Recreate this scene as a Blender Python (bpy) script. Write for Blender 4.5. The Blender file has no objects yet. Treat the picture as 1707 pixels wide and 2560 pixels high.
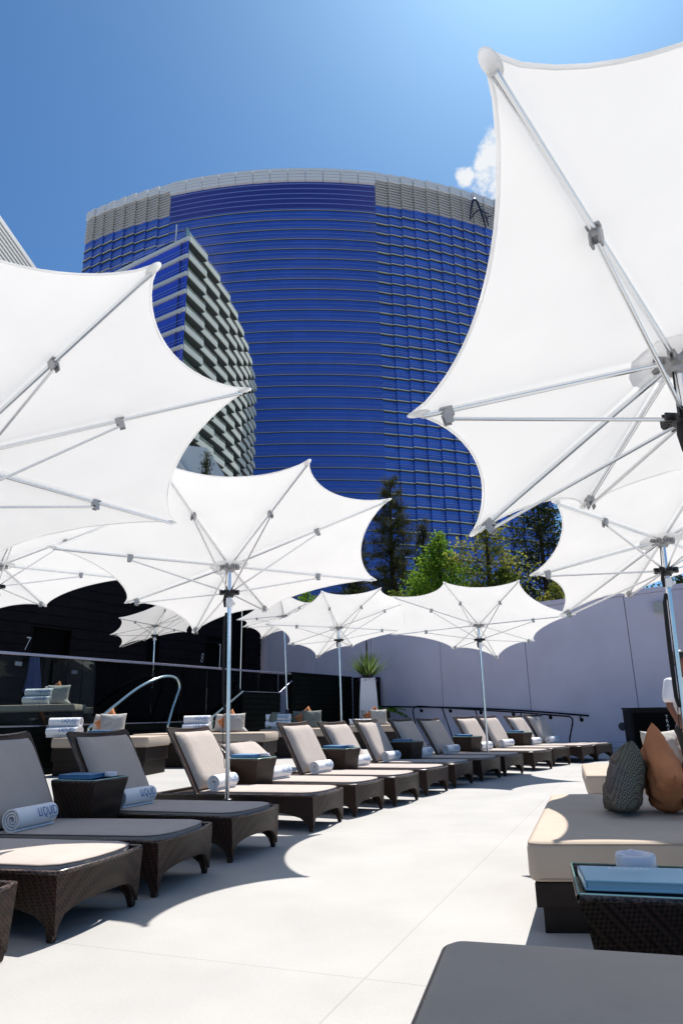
import bpy, bmesh, math, random
from mathutils import Vector, Matrix, noise
random.seed(7)
S = bpy.context.scene
COL = S.collection
R = math.radians
PI = math.pi

# ------------------------------------------------------------------ materials
MATS = {}
def mat(name, color, rough=0.6, metal=0.0, spec=0.5, noise_amt=0.0, noise_scale=8.0, bump=0.0, bump_scale=40.0, sheen=0.0):
    m = bpy.data.materials.new(name); m.use_nodes = True
    nt = m.node_tree; b = nt.nodes['Principled BSDF']
    b.inputs['Base Color'].default_value = (*color, 1)
    b.inputs['Roughness'].default_value = rough
    b.inputs['Metallic'].default_value = metal
    b.inputs['Specular IOR Level'].default_value = spec
    if sheen: b.inputs['Sheen Weight'].default_value = sheen
    tc = nt.nodes.new('ShaderNodeTexCoord')
    if noise_amt:
        n = nt.nodes.new('ShaderNodeTexNoise'); n.inputs['Scale'].default_value = noise_scale; n.inputs['Detail'].default_value = 6
        nt.links.new(tc.outputs['Object'], n.inputs['Vector'])
        r = nt.nodes.new('ShaderNodeMapRange'); r.inputs[1].default_value = 0.3; r.inputs[2].default_value = 0.7
        r.inputs[3].default_value = 1 - noise_amt; r.inputs[4].default_value = 1 + noise_amt
        nt.links.new(n.outputs['Fac'], r.inputs[0])
        mx = nt.nodes.new('ShaderNodeMix'); mx.data_type = 'RGBA'; mx.blend_type = 'MULTIPLY'; mx.inputs[0].default_value = 1
        mx.inputs[6].default_value = (*color, 1)
        nt.links.new(r.outputs[0], mx.inputs[7]); nt.links.new(mx.outputs[2], b.inputs['Base Color'])
    if bump:
        n2 = nt.nodes.new('ShaderNodeTexNoise'); n2.inputs['Scale'].default_value = bump_scale; n2.inputs['Detail'].default_value = 4
        nt.links.new(tc.outputs['Object'], n2.inputs['Vector'])
        bp = nt.nodes.new('ShaderNodeBump'); bp.inputs['Strength'].default_value = bump; bp.inputs['Distance'].default_value = 0.01
        nt.links.new(n2.outputs['Fac'], bp.inputs['Height']); nt.links.new(bp.outputs[0], b.inputs['Normal'])
    MATS[name] = m
    return m

def weave(name, c1, c2, scale, rough=0.4, spec=0.5, bump=0.6, rot=0.6):
    m = mat(name, c1, rough, 0, spec); nt = m.node_tree; b = nt.nodes['Principled BSDF']
    tc = nt.nodes.new('ShaderNodeTexCoord'); mp = nt.nodes.new('ShaderNodeMapping')
    mp.inputs['Rotation'].default_value = (rot, rot * .7, rot); nt.links.new(tc.outputs['Object'], mp.inputs[0])
    ck = nt.nodes.new('ShaderNodeTexChecker'); ck.inputs['Scale'].default_value = scale
    ck.inputs['Color1'].default_value = (*c1, 1); ck.inputs['Color2'].default_value = (*c2, 1)
    nt.links.new(mp.outputs[0], ck.inputs['Vector'])
    n = nt.nodes.new('ShaderNodeTexNoise'); n.inputs['Scale'].default_value = 5; nt.links.new(tc.outputs['Object'], n.inputs['Vector'])
    mx = nt.nodes.new('ShaderNodeMix'); mx.data_type = 'RGBA'; mx.blend_type = 'MULTIPLY'; mx.inputs[0].default_value = .5
    nt.links.new(ck.outputs['Color'], mx.inputs[6]); nt.links.new(n.outputs['Color'], mx.inputs[7])
    nt.links.new(mx.outputs[2], b.inputs['Base Color'])
    bp = nt.nodes.new('ShaderNodeBump'); bp.inputs['Strength'].default_value = bump; bp.inputs['Distance'].default_value = 0.004
    nt.links.new(ck.outputs['Fac'], bp.inputs['Height']); nt.links.new(bp.outputs[0], b.inputs['Normal'])
    return m

def deck_material():
    # pale broom finished concrete with sawn joints running along two fixed directions
    m = mat('deck_concrete', (.356, .346, .330), .75, 0, .3); nt = m.node_tree; N = nt.nodes; L = nt.links; b = N['Principled BSDF']
    tc = N.new('ShaderNodeTexCoord'); sep = N.new('ShaderNodeSeparateXYZ'); L.new(tc.outputs['Object'], sep.inputs[0])
    def math_(op, a, bb=None, c=None):
        n = N.new('ShaderNodeMath'); n.operation = op
        for i, v in enumerate((a, bb, c)):
            if v is None: continue
            if isinstance(v, (int, float)): n.inputs[i].default_value = v
            else: L.new(v, n.inputs[i])
        return n.outputs[0]
    def line(nx, ny, off, period, w):
        d = math_('ADD', math_('MULTIPLY', sep.outputs[0], nx), math_('MULTIPLY', sep.outputs[1], ny))
        d = math_('SUBTRACT', d, off)
        d = math_('PINGPONG', d, period / 2)
        return math_('LESS_THAN', d, w)
    a = line(.9239, -.3827, .9239 * .26 - .3827 * 3.918, 3.6, .0035)
    c = line(.34, .9404, .34 * .053 + .9404 * 3.453, 3.6, .0035)
    j = math_('MAXIMUM', a, c)
    n1 = N.new('ShaderNodeTexNoise'); n1.inputs['Scale'].default_value = 1.3; n1.inputs['Detail'].default_value = 8; L.new(tc.outputs['Object'], n1.inputs['Vector'])
    n2 = N.new('ShaderNodeTexNoise'); n2.inputs['Scale'].default_value = 60; n2.inputs['Detail'].default_value = 3; L.new(tc.outputs['Object'], n2.inputs['Vector'])
    vo = N.new('ShaderNodeTexVoronoi'); vo.inputs['Scale'].default_value = 1.1; L.new(tc.outputs['Object'], vo.inputs['Vector'])
    spot = math_('LESS_THAN', vo.outputs['Distance'], .022)
    f = math_('ADD', math_('MULTIPLY', n1.outputs['Fac'], .36), math_('MULTIPLY', n2.outputs['Fac'], .14))
    f = math_('ADD', f, .76)
    f = math_('SUBTRACT', f, math_('MULTIPLY', spot, .22))
    f = math_('SUBTRACT', f, math_('MULTIPLY', j, .22))
    mx = N.new('ShaderNodeMix'); mx.data_type = 'RGBA'; mx.blend_type = 'MULTIPLY'; mx.inputs[0].default_value = 1
    mx.inputs[6].default_value = (.356, .346, .330, 1); L.new(f, mx.inputs[7]); L.new(mx.outputs[2], b.inputs['Base Color'])
    bp = N.new('ShaderNodeBump'); bp.inputs['Strength'].default_value = .25; bp.inputs['Distance'].default_value = .003
    L.new(n2.outputs['Fac'], bp.inputs['Height']); L.new(bp.outputs[0], b.inputs['Normal'])
    return m

def fabric_translucent(name, c, trans):
    m = bpy.data.materials.new(name); m.use_nodes = True; nt = m.node_tree; N = nt.nodes; L = nt.links
    N.remove(N['Principled BSDF']); out = N['Material Output']
    d = N.new('ShaderNodeBsdfDiffuse'); d.inputs[0].default_value = (*c, 1)
    t = N.new('ShaderNodeBsdfTranslucent'); t.inputs[0].default_value = (*c, 1)
    mx = N.new('ShaderNodeMixShader'); mx.inputs[0].default_value = trans
    tc = N.new('ShaderNodeTexCoord'); n = N.new('ShaderNodeTexNoise'); n.inputs['Scale'].default_value = 220
    L.new(tc.outputs['Object'], n.inputs['Vector'])
    n3 = N.new('ShaderNodeTexNoise'); n3.inputs['Scale'].default_value = 2.2; n3.inputs['Detail'].default_value = 3; L.new(tc.outputs['Object'], n3.inputs['Vector'])
    r = N.new('ShaderNodeMapRange'); r.inputs[1].default_value = .3; r.inputs[2].default_value = .7; r.inputs[3].default_value = .955; r.inputs[4].default_value = 1.0
    L.new(n3.outputs['Fac'], r.inputs[0])
    mc = N.new('ShaderNodeMix'); mc.data_type = 'RGBA'; mc.blend_type = 'MULTIPLY'; mc.inputs[0].default_value = 1; mc.inputs[6].default_value = (*c, 1)
    L.new(r.outputs[0], mc.inputs[7]); L.new(mc.outputs[2], d.inputs[0]); L.new(mc.outputs[2], t.inputs[0])
    bp = N.new('ShaderNodeBump'); bp.inputs['Strength'].default_value = .05; L.new(n.outputs['Fac'], bp.inputs['Height'])
    L.new(bp.outputs[0], d.inputs['Normal'])
    L.new(d.outputs[0], mx.inputs[1]); L.new(t.outputs[0], mx.inputs[2]); L.new(mx.outputs[0], out.inputs[0])
    MATS[name] = m; return m

def leaf_mat(name, c1, c2):
    m = bpy.data.materials.new(name); m.use_nodes = True; nt = m.node_tree; N = nt.nodes; L = nt.links
    N.remove(N['Principled BSDF']); out = N['Material Output']
    tc = N.new('ShaderNodeTexCoord'); n = N.new('ShaderNodeTexNoise'); n.inputs['Scale'].default_value = 1.6; n.inputs['Detail'].default_value = 5
    L.new(tc.outputs['Object'], n.inputs['Vector'])
    cr = N.new('ShaderNodeValToRGB'); cr.color_ramp.elements[0].position = .35; cr.color_ramp.elements[1].position = .65
    cr.color_ramp.elements[0].color = (*c1, 1); cr.color_ramp.elements[1].color = (*c2, 1)
    L.new(n.outputs['Fac'], cr.inputs[0])
    d = N.new('ShaderNodeBsdfDiffuse'); t = N.new('ShaderNodeBsdfTranslucent'); mx = N.new('ShaderNodeMixShader'); mx.inputs[0].default_value = .4
    L.new(cr.outputs[0], d.inputs[0]); L.new(cr.outputs[0], t.inputs[0]); L.new(d.outputs[0], mx.inputs[1]); L.new(t.outputs[0], mx.inputs[2]); L.new(mx.outputs[0], out.inputs[0])
    MATS[name] = m; return m

def glass_mat(name, tint, refl=1.0):
    m = bpy.data.materials.new(name); m.use_nodes = True; nt = m.node_tree; N = nt.nodes; L = nt.links
    N.remove(N['Principled BSDF']); out = N['Material Output']
    t = N.new('ShaderNodeBsdfTransparent'); t.inputs[0].default_value = (*tint, 1)
    g = N.new('ShaderNodeBsdfGlossy'); g.inputs['Roughness'].default_value = .01; g.inputs[0].default_value = (refl, refl, refl, 1)
    fr = N.new('ShaderNodeFresnel'); fr.inputs[0].default_value = 1.5
    mx = N.new('ShaderNodeMixShader'); L.new(fr.outputs[0], mx.inputs[0]); L.new(t.outputs[0], mx.inputs[1]); L.new(g.outputs[0], mx.inputs[2])
    L.new(mx.outputs[0], out.inputs[0]); MATS[name] = m; return m

deck_material()
fabric_translucent('canopy_fabric', (.90, .895, .885), .24)
fabric_translucent('patch_fabric', (.97, .965, .96), .94)
fabric_translucent('canopy_pocket', (.94, .935, .925), .74)
weave('wicker', (.066, .035, .024), (.013, .007, .005), 70, .42, .28, .9)
weave('wicker_rim', (.13, .085, .065), (.02, .012, .010), 60, .28, .5, .8)
weave('grey_weave', (.26, .225, .19), (.085, .072, .062), 95, .9, .1, .8, .25)
mat('cushion_taupe', (.43, .372, .332), .9, 0, .1, .05, 5, .35, 14, .1)
mat('bed_cream', (.45, .37, .295), .9, 0, .1, .05, 4, .3, 11, .1)
mat('bed_piping', (.30, .24, .19), .9)
mat('piping_taupe', (.16, .125, .11), .8)
mat('towel_white', (.84, .84, .86), .95, 0, .05, .04, 30, .5, 320)
mat('print_blue', (.05, .17, .36), .8)
mat('book_blue', (.06, .20, .40), .35, 0, .5, .05, 3)
mat('book_sky_sheen', (.30, .52, .64), .25, 0, .5, .05, 3)  # book blue lightened, sky reflection on the cover painted in
mat('page_white', (.75, .74, .7), .8)
mat('ash_glass', (.72, .71, .78), .2, 0, .6)
mat('orange_linen', (.48, .19, .085), .85, 0, .15, .15, 6, .5, 60)
mat('grey_linen', (.42, .40, .37), .9, 0, .1, .08, 6, .4, 90)
mat('green_grey_linen', (.16, .18, .16), .9, 0, .1, .08, 6, .4, 90)
mat('aluminium', (.80, .82, .84), .24, 1.0)
mat('chrome', (.82, .82, .84), .20, 1.0)
mat('bracket_grey', (.36, .36, .37), .4, .5)
mat('dark_metal', (.05, .05, .055), .35, .7)
mat('collar_white', (.82, .82, .84), .4)
mat('black_rope', (.012, .012, .014), .8)
mat('rail_black', (.005, .005, .006), .55, 0, .12)
mat('dark_wood', (.016, .010, .008), .5, 0, .25, .25, 6, .2, 30)
mat('cabana_plank', (.007, .005, .006), .65, 0, .10, .3, 3, .15, 25)
mat('black_void', (.002, .002, .002), .9, 0, .1)
mat('slat_green_black', (.004, .006, .005), .65, 0, .08, .3, 3, .15, 25)
mat('stucco_lavender', (.66, .60, .68), .9, 0, .15, .07, .8, .25, 60)
mat('joint_dark', (.06, .06, .07), .9)
mat('terrace_dark', (.10, .095, .09), .7, 0, .3, .15, 2)
mat('rail_cap', (.42, .41, .47), .25, .9)
mat('tube_pale', (.50, .62, .62), .12, .85)
mat('pot_white', (.74, .74, .77), .45, 0, .4, .04, 3)
mat('sign_white', (.62, .62, .62), .6)
mat('sconce_beige', (.42, .41, .38), .6)
mat('skin_brown', (.20, .085, .05), .5, 0, .4, .08, 20)
mat('shirt_white', (.80, .79, .83), .85, 0, .1, .03, 10, .3, 30)
mat('pants_black', (.018, .016, .018), .8)
mat('hair_black', (.012, .009, .008), .5)
mat('robe_blue', (.08, .10, .24), .9, 0, .1, .1, 6, .4, 20)
mat('flower_purple', (.10, .04, .16), .7)
mat('flower_yellow', (.55, .32, .03), .7)
mat('bark', (.055, .038, .028), .9, 0, .2, .3, 4, .6, 14)
leaf_mat('pine_needles', (.026, .034, .014), (.10, .10, .04))
leaf_mat('dark_leaf', (.018, .026, .011), (.06, .075, .025))
leaf_mat('bright_leaf', (.09, .18, .02), (.25, .40, .05))
leaf_mat('mid_leaf', (.05, .085, .018), (.17, .20, .04))
leaf_mat('yellow_leaf', (.09, .14, .03), (.36, .33, .07))
leaf_mat('yucca_leaf', (.07, .12, .03), (.17, .23, .08))
leaf_mat('palm_leaf', (.012, .016, .014), (.03, .035, .03))
glass_mat('clear_glass', (.80, .87, .85), .20)
mat('glass_edge', (.30, .55, .52), .1, 0, .7)

def pane_mat(name, c, px, pz, amt):  # uneven reflections painted pane by pane into the base colour
    m = mat(name, c, .10, 0, .8); nt = m.node_tree; N = nt.nodes; L = nt.links; b = N['Principled BSDF']
    tc = N.new('ShaderNodeTexCoord'); sep = N.new('ShaderNodeSeparateXYZ'); L.new(tc.outputs['Object'], sep.inputs[0])
    def m_(op, a, k):
        n = N.new('ShaderNodeMath'); n.operation = op; L.new(a, n.inputs[0]); n.inputs[1].default_value = k; return n.outputs[0]
    fx = m_('FLOOR', m_('MULTIPLY', sep.outputs[0], 1 / px), 0); fz = m_('FLOOR', m_('MULTIPLY', sep.outputs[2], 1 / pz), 0)
    cb_ = N.new('ShaderNodeCombineXYZ'); L.new(fx, cb_.inputs[0]); L.new(fz, cb_.inputs[2])
    wn = N.new('ShaderNodeTexWhiteNoise'); wn.noise_dimensions = '3D'; L.new(cb_.outputs[0], wn.inputs['Vector'])
    nz = N.new('ShaderNodeTexNoise'); nz.inputs['Scale'].default_value = .035; nz.inputs['Detail'].default_value = 2; L.new(tc.outputs['Object'], nz.inputs['Vector'])
    a = N.new('ShaderNodeMath'); a.operation = 'ADD'; L.new(wn.outputs['Value'], a.inputs[0]); L.new(m_('MULTIPLY', nz.outputs['Fac'], 1.6), a.inputs[1])
    r = N.new('ShaderNodeMapRange'); r.inputs[1].default_value = .3; r.inputs[2].default_value = 2.2; r.inputs[3].default_value = 1 - amt; r.inputs[4].default_value = 1 + amt; L.new(a.outputs[0], r.inputs[0])
    fr_ = m_('FRACT', m_('MULTIPLY', sep.outputs[0], 1 / px), 0); ln = m_('LESS_THAN', fr_, .06); k1 = m_('MULTIPLY', ln, -.10); k2 = m_('ADD', k1, 1.0)
    mm = N.new('ShaderNodeMath'); mm.operation = 'MULTIPLY'; L.new(r.outputs[0], mm.inputs[0]); L.new(k2, mm.inputs[1])
    mx = N.new('ShaderNodeMix'); mx.data_type = 'RGBA'; mx.blend_type = 'MULTIPLY'; mx.inputs[0].default_value = 1; mx.inputs[6].default_value = (*c, 1)
    L.new(mm.outputs[0], mx.inputs[7]); L.new(mx.outputs[2], b.inputs['Base Color'])
    return m
pane_mat('tower_glass', (.032, .094, .45), 3.4, 3.23, .16)
pane_mat('tower_glass_light', (.038, .12, .52), 3.7, 3.23, .30)
mat('tower_band', (.03, .04, .24), .3, 0, .6)
mat('tower_fin', (.44, .46, .42), .5)
mat('tower_line', (.17, .25, .62), .35)
mat('tower_ledge_shade', (.035, .04, .05), .5)  # dark colour standing in for shade beneath the tower ledges
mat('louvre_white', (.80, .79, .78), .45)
mat('louvre_shaded', (.54, .51, .47), .5)  # louvre colour darkened, shadow on the lower crown painted in
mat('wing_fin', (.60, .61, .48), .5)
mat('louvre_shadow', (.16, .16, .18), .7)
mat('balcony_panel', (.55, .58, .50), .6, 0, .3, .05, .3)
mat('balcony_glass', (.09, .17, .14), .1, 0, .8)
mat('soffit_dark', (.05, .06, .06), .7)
mat('ledge_white', (.62, .63, .60), .6)
mat('block_blue_glass', (.03, .075, .58), .10, 0, .9, .08, .1)
mat('rib_grey', (.30, .30, .31), .5)
mat('pale_render', (.52, .56, .58), .8, 0, .2, .04, .5)
mat('sign_navy', (.012, .014, .04), .4)

# ------------------------------------------------------------------ mesh builder
class MB:
    def __init__(s): s.v = []; s.f = []
    def add(s, vs, fs):
        o = len(s.v); s.v += [tuple(v) for v in vs]; s.f += [tuple(i + o for i in f) for f in fs]; return s
    def box(s, c, h, M=None):
        M = M or Matrix()
        c = Vector(c); vs = []
        for sx in (-1, 1):
            for sy in (-1, 1):
                for sz in (-1, 1): vs.append(M @ Vector((c.x + sx * h[0], c.y + sy * h[1], c.z + sz * h[2])))
        return s.add(vs, [(0, 1, 3, 2), (4, 6, 7, 5), (0, 4, 5, 1), (2, 3, 7, 6), (0, 2, 6, 4), (1, 5, 7, 3)])
    def seg(s, a, b, z0, z1, d0, d1):
        """upright slab along plan line a-b, between offsets d0,d1 on its left side"""
        a = Vector((a[0], a[1], 0)); b = Vector((b[0], b[1], 0)); u = (b - a).normalized(); n = Vector((-u.y, u.x, 0))
        p = [a + n * d0, b + n * d0, b + n * d1, a + n * d1]
        vs = [(q.x, q.y, z0) for q in p] + [(q.x, q.y, z1) for q in p]
        return s.add(vs, [(3, 2, 1, 0), (4, 5, 6, 7), (0, 1, 5, 4), (1, 2, 6, 5), (2, 3, 7, 6), (3, 0, 4, 7)])
    def tube(s, pts, r, n=8, cap=True, squash=1.0):
        pts = [Vector(p) for p in pts]; m = len(pts)
        rs = r if isinstance(r, (list, tuple)) else [r] * m
        rings = []; ref = None
        for i, p in enumerate(pts):
            t = (pts[min(i + 1, m - 1)] - pts[max(i - 1, 0)]).normalized()
            if ref is None:
                ref = Vector((0, 0, 1)) if abs(t.z) < .9 else Vector((1, 0, 0))
            x = (ref - t * ref.dot(t)).normalized(); y = t.cross(x); ref = x
            rings.append([p + (x * math.cos(2 * PI * k / n) * squash + y * math.sin(2 * PI * k / n)) * rs[i] for k in range(n)])
        vs = [q for g in rings for q in g]; fs = []
        for i in range(m - 1):
            for k in range(n):
                k2 = (k + 1) % n; fs.append((i * n + k, i * n + k2, (i + 1) * n + k2, (i + 1) * n + k))
        if cap: fs.append(tuple(reversed(range(n)))); fs.append(tuple((m - 1) * n + k for k in range(n)))
        return s.add(vs, fs)
    def lathe(s, prof, c=(0, 0, 0), n=20, M=None):
        M = M or Matrix(); vs = []; fs = []; m = len(prof)
        for (r, z) in prof:
            for k in range(n):
                a = 2 * PI * k / n; vs.append(M @ Vector((c[0] + r * math.cos(a), c[1] + r * math.sin(a), c[2] + z)))
        for i in range(m - 1):
            for k in range(n):
                k2 = (k + 1) % n; fs.append((i * n + k, i * n + k2, (i + 1) * n + k2, (i + 1) * n + k))
        fs.append(tuple(reversed(range(n)))); fs.append(tuple((m - 1) * n + k for k in range(n)))
        return s.add(vs, fs)
    def prism(s, poly, z0, z1):
        n = len(poly); vs = [(p[0], p[1], z0) for p in poly] + [(p[0], p[1], z1) for p in poly]
        fs = [tuple(reversed(range(n))), tuple(range(n, 2 * n))] + [(i, (i + 1) % n, n + (i + 1) % n, n + i) for i in range(n)]
        return s.add(vs, fs)
    def build(s, name, material, parent=None, smooth=None, bevel=0.0, segs=2):
        me = bpy.data.meshes.new(name)
        me.from_pydata(s.v, [], s.f); me.validate()
        if bevel:
            bm = bmesh.new(); bm.from_mesh(me)
            bmesh.ops.recalc_face_normals(bm, faces=bm.faces)
            es = [e for e in bm.edges if len(e.link_faces) == 2 and e.calc_face_angle(0) > .5]
            bmesh.ops.bevel(bm, geom=es, offset=bevel, segments=segs, profile=.5, affect='EDGES', clamp_overlap=True)
            bm.to_mesh(me); bm.free()
        else:
            bm = bmesh.new(); bm.from_mesh(me); bmesh.ops.recalc_face_normals(bm, faces=bm.faces); bm.to_mesh(me); bm.free()
        me.materials.append(MATS[material])
        if smooth is not None:
            me.polygons.foreach_set('use_smooth', [True] * len(me.polygons)); me.set_sharp_from_angle(angle=R(smooth))
        o = bpy.data.objects.new(name, me); COL.objects.link(o)
        if parent: o.parent = parent
        return o

def tag(o, label, cat, group=None):
    o['label'] = label; o['category'] = cat
    if group: o['group'] = group
    return o
def struct(o, kind='structure'): o['kind'] = kind; return o
def thing(name, label, cat, loc=(0, 0, 0), rz=0, group=None):
    o = bpy.data.objects.new(name, None); COL.objects.link(o); o.empty_display_size = .1
    o.location = loc; o.rotation_euler = (0, 0, rz)
    return tag(o, label, cat, group)
def dup(root, loc, rz, label, group=None, scale=None, rot=None):
    r = root.copy(); COL.objects.link(r); r.location = loc
    r.rotation_euler = rot if rot else (0, 0, rz)
    if scale: r.scale = scale
    r['label'] = label
    if group: r['group'] = group
    for ch in list(root.children):
        c = ch.copy(); COL.objects.link(c); c.parent = r
        for g in ch.children:
            d = g.copy(); COL.objects.link(d); d.parent = c
    return r

def text_data(txt, size, shear=0.0, thick=0.0, res=3):
    cu = bpy.data.curves.new('txt', 'FONT'); cu.body = txt; cu.size = size; cu.shear = shear; cu.offset = thick; cu.resolution_u = res
    ob = bpy.data.objects.new('txt', cu); COL.objects.link(ob)
    dg = bpy.context.evaluated_depsgraph_get(); dg.update(); ev = ob.evaluated_get(dg); me = ev.to_mesh()
    vs = [tuple(v.co) for v in me.vertices]; fs = [tuple(p.vertices) for p in me.polygons]
    ev.to_mesh_clear(); bpy.data.objects.remove(ob); bpy.data.curves.remove(cu)
    return vs, fs

# ------------------------------------------------------------------ camera
H = 1.1303
def cam():
    p, r = R(16.6494), R(-1.01394)
    cp, sp, cr, sr = math.cos(p), math.sin(p), math.cos(r), math.sin(r)
    right = Vector((1, 0, 0)); up = Vector((0, -sp, cp)); fwd = Vector((0, cp, sp))
    R2 = right * cr + up * sr; U2 = up * cr - right * sr
    cd = bpy.data.cameras.new('camera'); co = bpy.data.objects.new('camera', cd); COL.objects.link(co)
    co.matrix_world = Matrix(((R2.x, U2.x, -fwd.x, 0), (R2.y, U2.y, -fwd.y, 0), (R2.z, U2.z, -fwd.z, H), (0, 0, 0, 1)))
    cd.sensor_fit = 'VERTICAL'; cd.sensor_height = 36; cd.sensor_width = 24; cd.lens = 36 * 1680.27 / 2560
    cd.clip_start = .05; cd.clip_end = 3000
    S.camera = co
cam()

# ------------------------------------------------------------------ light and sky
SUN_EL, SUN_AZ = R(61.2), R(26.7)
def light():
    w = bpy.data.worlds.new('World'); S.world = w; w.use_nodes = True
    nt = w.node_tree; N = nt.nodes; L = nt.links; bg = N['Background']
    sk = N.new('ShaderNodeTexSky'); sk.sky_type = 'NISHITA'; sk.sun_disc = False
    sk.sun_elevation = SUN_EL; sk.sun_rotation = SUN_AZ; sk.altitude = 620; sk.air_density = 1.0; sk.dust_density = 1.5; sk.ozone_density = 1.3
    tc = N.new('ShaderNodeTexCoord')
    def m_(op, a, b=None):
        n = N.new('ShaderNodeMath'); n.operation = op
        for i, v in enumerate((a, b)):
            if v is None: continue
            if isinstance(v, (int, float)): n.inputs[i].default_value = v
            else: L.new(v, n.inputs[i])
        return n.outputs[0]
    nz = N.new('ShaderNodeTexNoise'); nz.inputs['Scale'].default_value = 34; nz.inputs['Detail'].default_value = 8; nz.inputs['Roughness'].default_value = .62
    L.new(tc.outputs['Generated'], nz.inputs['Vector'])
    total = None
    for d, spread in (((.203, .722, .665), .0010), ((.172, .722, .672), .00022), ((.196, .705, .682), .0005), ((.235, .70, .675), .003), ((-.1, .55, .83), .0012), ((-.62, .2, .75), .02), ((.3, -.6, .74), .03), ((-.5, -.7, .5), .03)):
        v = Vector(d).normalized()
        dp = N.new('ShaderNodeVectorMath'); dp.operation = 'DOT_PRODUCT'; dp.inputs[1].default_value = v; L.new(tc.outputs['Generated'], dp.inputs[0])
        mr = N.new('ShaderNodeMapRange'); mr.inputs[1].default_value = 1 - spread; mr.inputs[2].default_value = 1.0; mr.inputs[3].default_value = 0; mr.inputs[4].default_value = .62
        L.new(dp.outputs['Value'], mr.inputs[0])
        total = mr.outputs[0] if total is None else m_('MAXIMUM', total, mr.outputs[0])
    f = m_('ADD', total, nz.outputs['Fac'])
    mr2 = N.new('ShaderNodeMapRange'); mr2.interpolation_type = 'SMOOTHSTEP'; mr2.inputs[1].default_value = .82; mr2.inputs[2].default_value = 1.08
    L.new(f, mr2.inputs[0])
    mx = N.new('ShaderNodeMix'); mx.data_type = 'RGBA'; L.new(mr2.outputs[0], mx.inputs[0]); 
    tn = N.new('ShaderNodeMix'); tn.data_type = 'RGBA'; tn.blend_type = 'MULTIPLY'; tn.inputs[0].default_value = 1; tn.inputs[7].default_value = (.53, .92, 1.24, 1)
    L.new(sk.outputs[0], tn.inputs[6]); L.new(tn.outputs[2], mx.inputs[6])
    mx.inputs[7].default_value = (8.6, 8.9, 9.2, 1)
    L.new(mx.outputs[2], bg.inputs[0]); bg.inputs[1].default_value = .064
    ld = bpy.data.lights.new('sun', 'SUN'); ld.energy = 4.9; ld.angle = R(.5); ld.color = (1, .955, .895)
    lo = bpy.data.objects.new('sun', ld); COL.objects.link(lo)
    d = Vector((math.sin(SUN_AZ) * math.cos(SUN_EL), math.cos(SUN_AZ) * math.cos(SUN_EL), math.sin(SUN_EL)))
    lo.rotation_euler = d.to_track_quat('Z', 'Y').to_euler(); lo.location = d * 50
light()
S.view_settings.view_transform = 'Standard'; S.view_settings.look = 'None'; S.view_settings.exposure = 0.68; S.view_settings.gamma = 1

# ------------------------------------------------------------------ ground and terrace
g = MB(); g.add([(-900, -300, 0), (900, -300, 0), (900, 1500, 0), (-900, 1500, 0)], [(0, 1, 2, 3)])
struct(g.build('pool_deck', 'deck_concrete'))
G0 = Vector((-6.944, 13.781, 0)); GU = Vector((.4768, .879, 0)); GN = Vector((.879, -.4768, 0))   # balustrade line and the side facing the pool deck
F0 = Vector((-3.7, 32.2, 0)); FU = Vector((.478, .879, 0)); FB = Vector((-.879, .478, 0))        # cabana front and its back direction
W0 = Vector((8.2, 21.3, 0)); WU = Vector((-.737, .675, 0)); WN = Vector((-.675, -.737, 0))       # stucco wall and the side facing the deck
def gp(s, off=0, z=0): q = G0 + GU * s + GN * off; return Vector((q.x, q.y, z))
def fp(s, back=0, z=0): q = F0 + FU * s + FB * back; return Vector((q.x, q.y, z))
def wp(t, off=0, z=0): q = W0 + WU * t + WN * off; return Vector((q.x, q.y, z))
t = MB(); t.prism([gp(-9, -.12)[:2], gp(14, -.12)[:2], fp(.3, 1)[:2], fp(-20, 1)[:2]], 0, .97)
struct(t.build('terrace', 'terrace_dark'))

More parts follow.
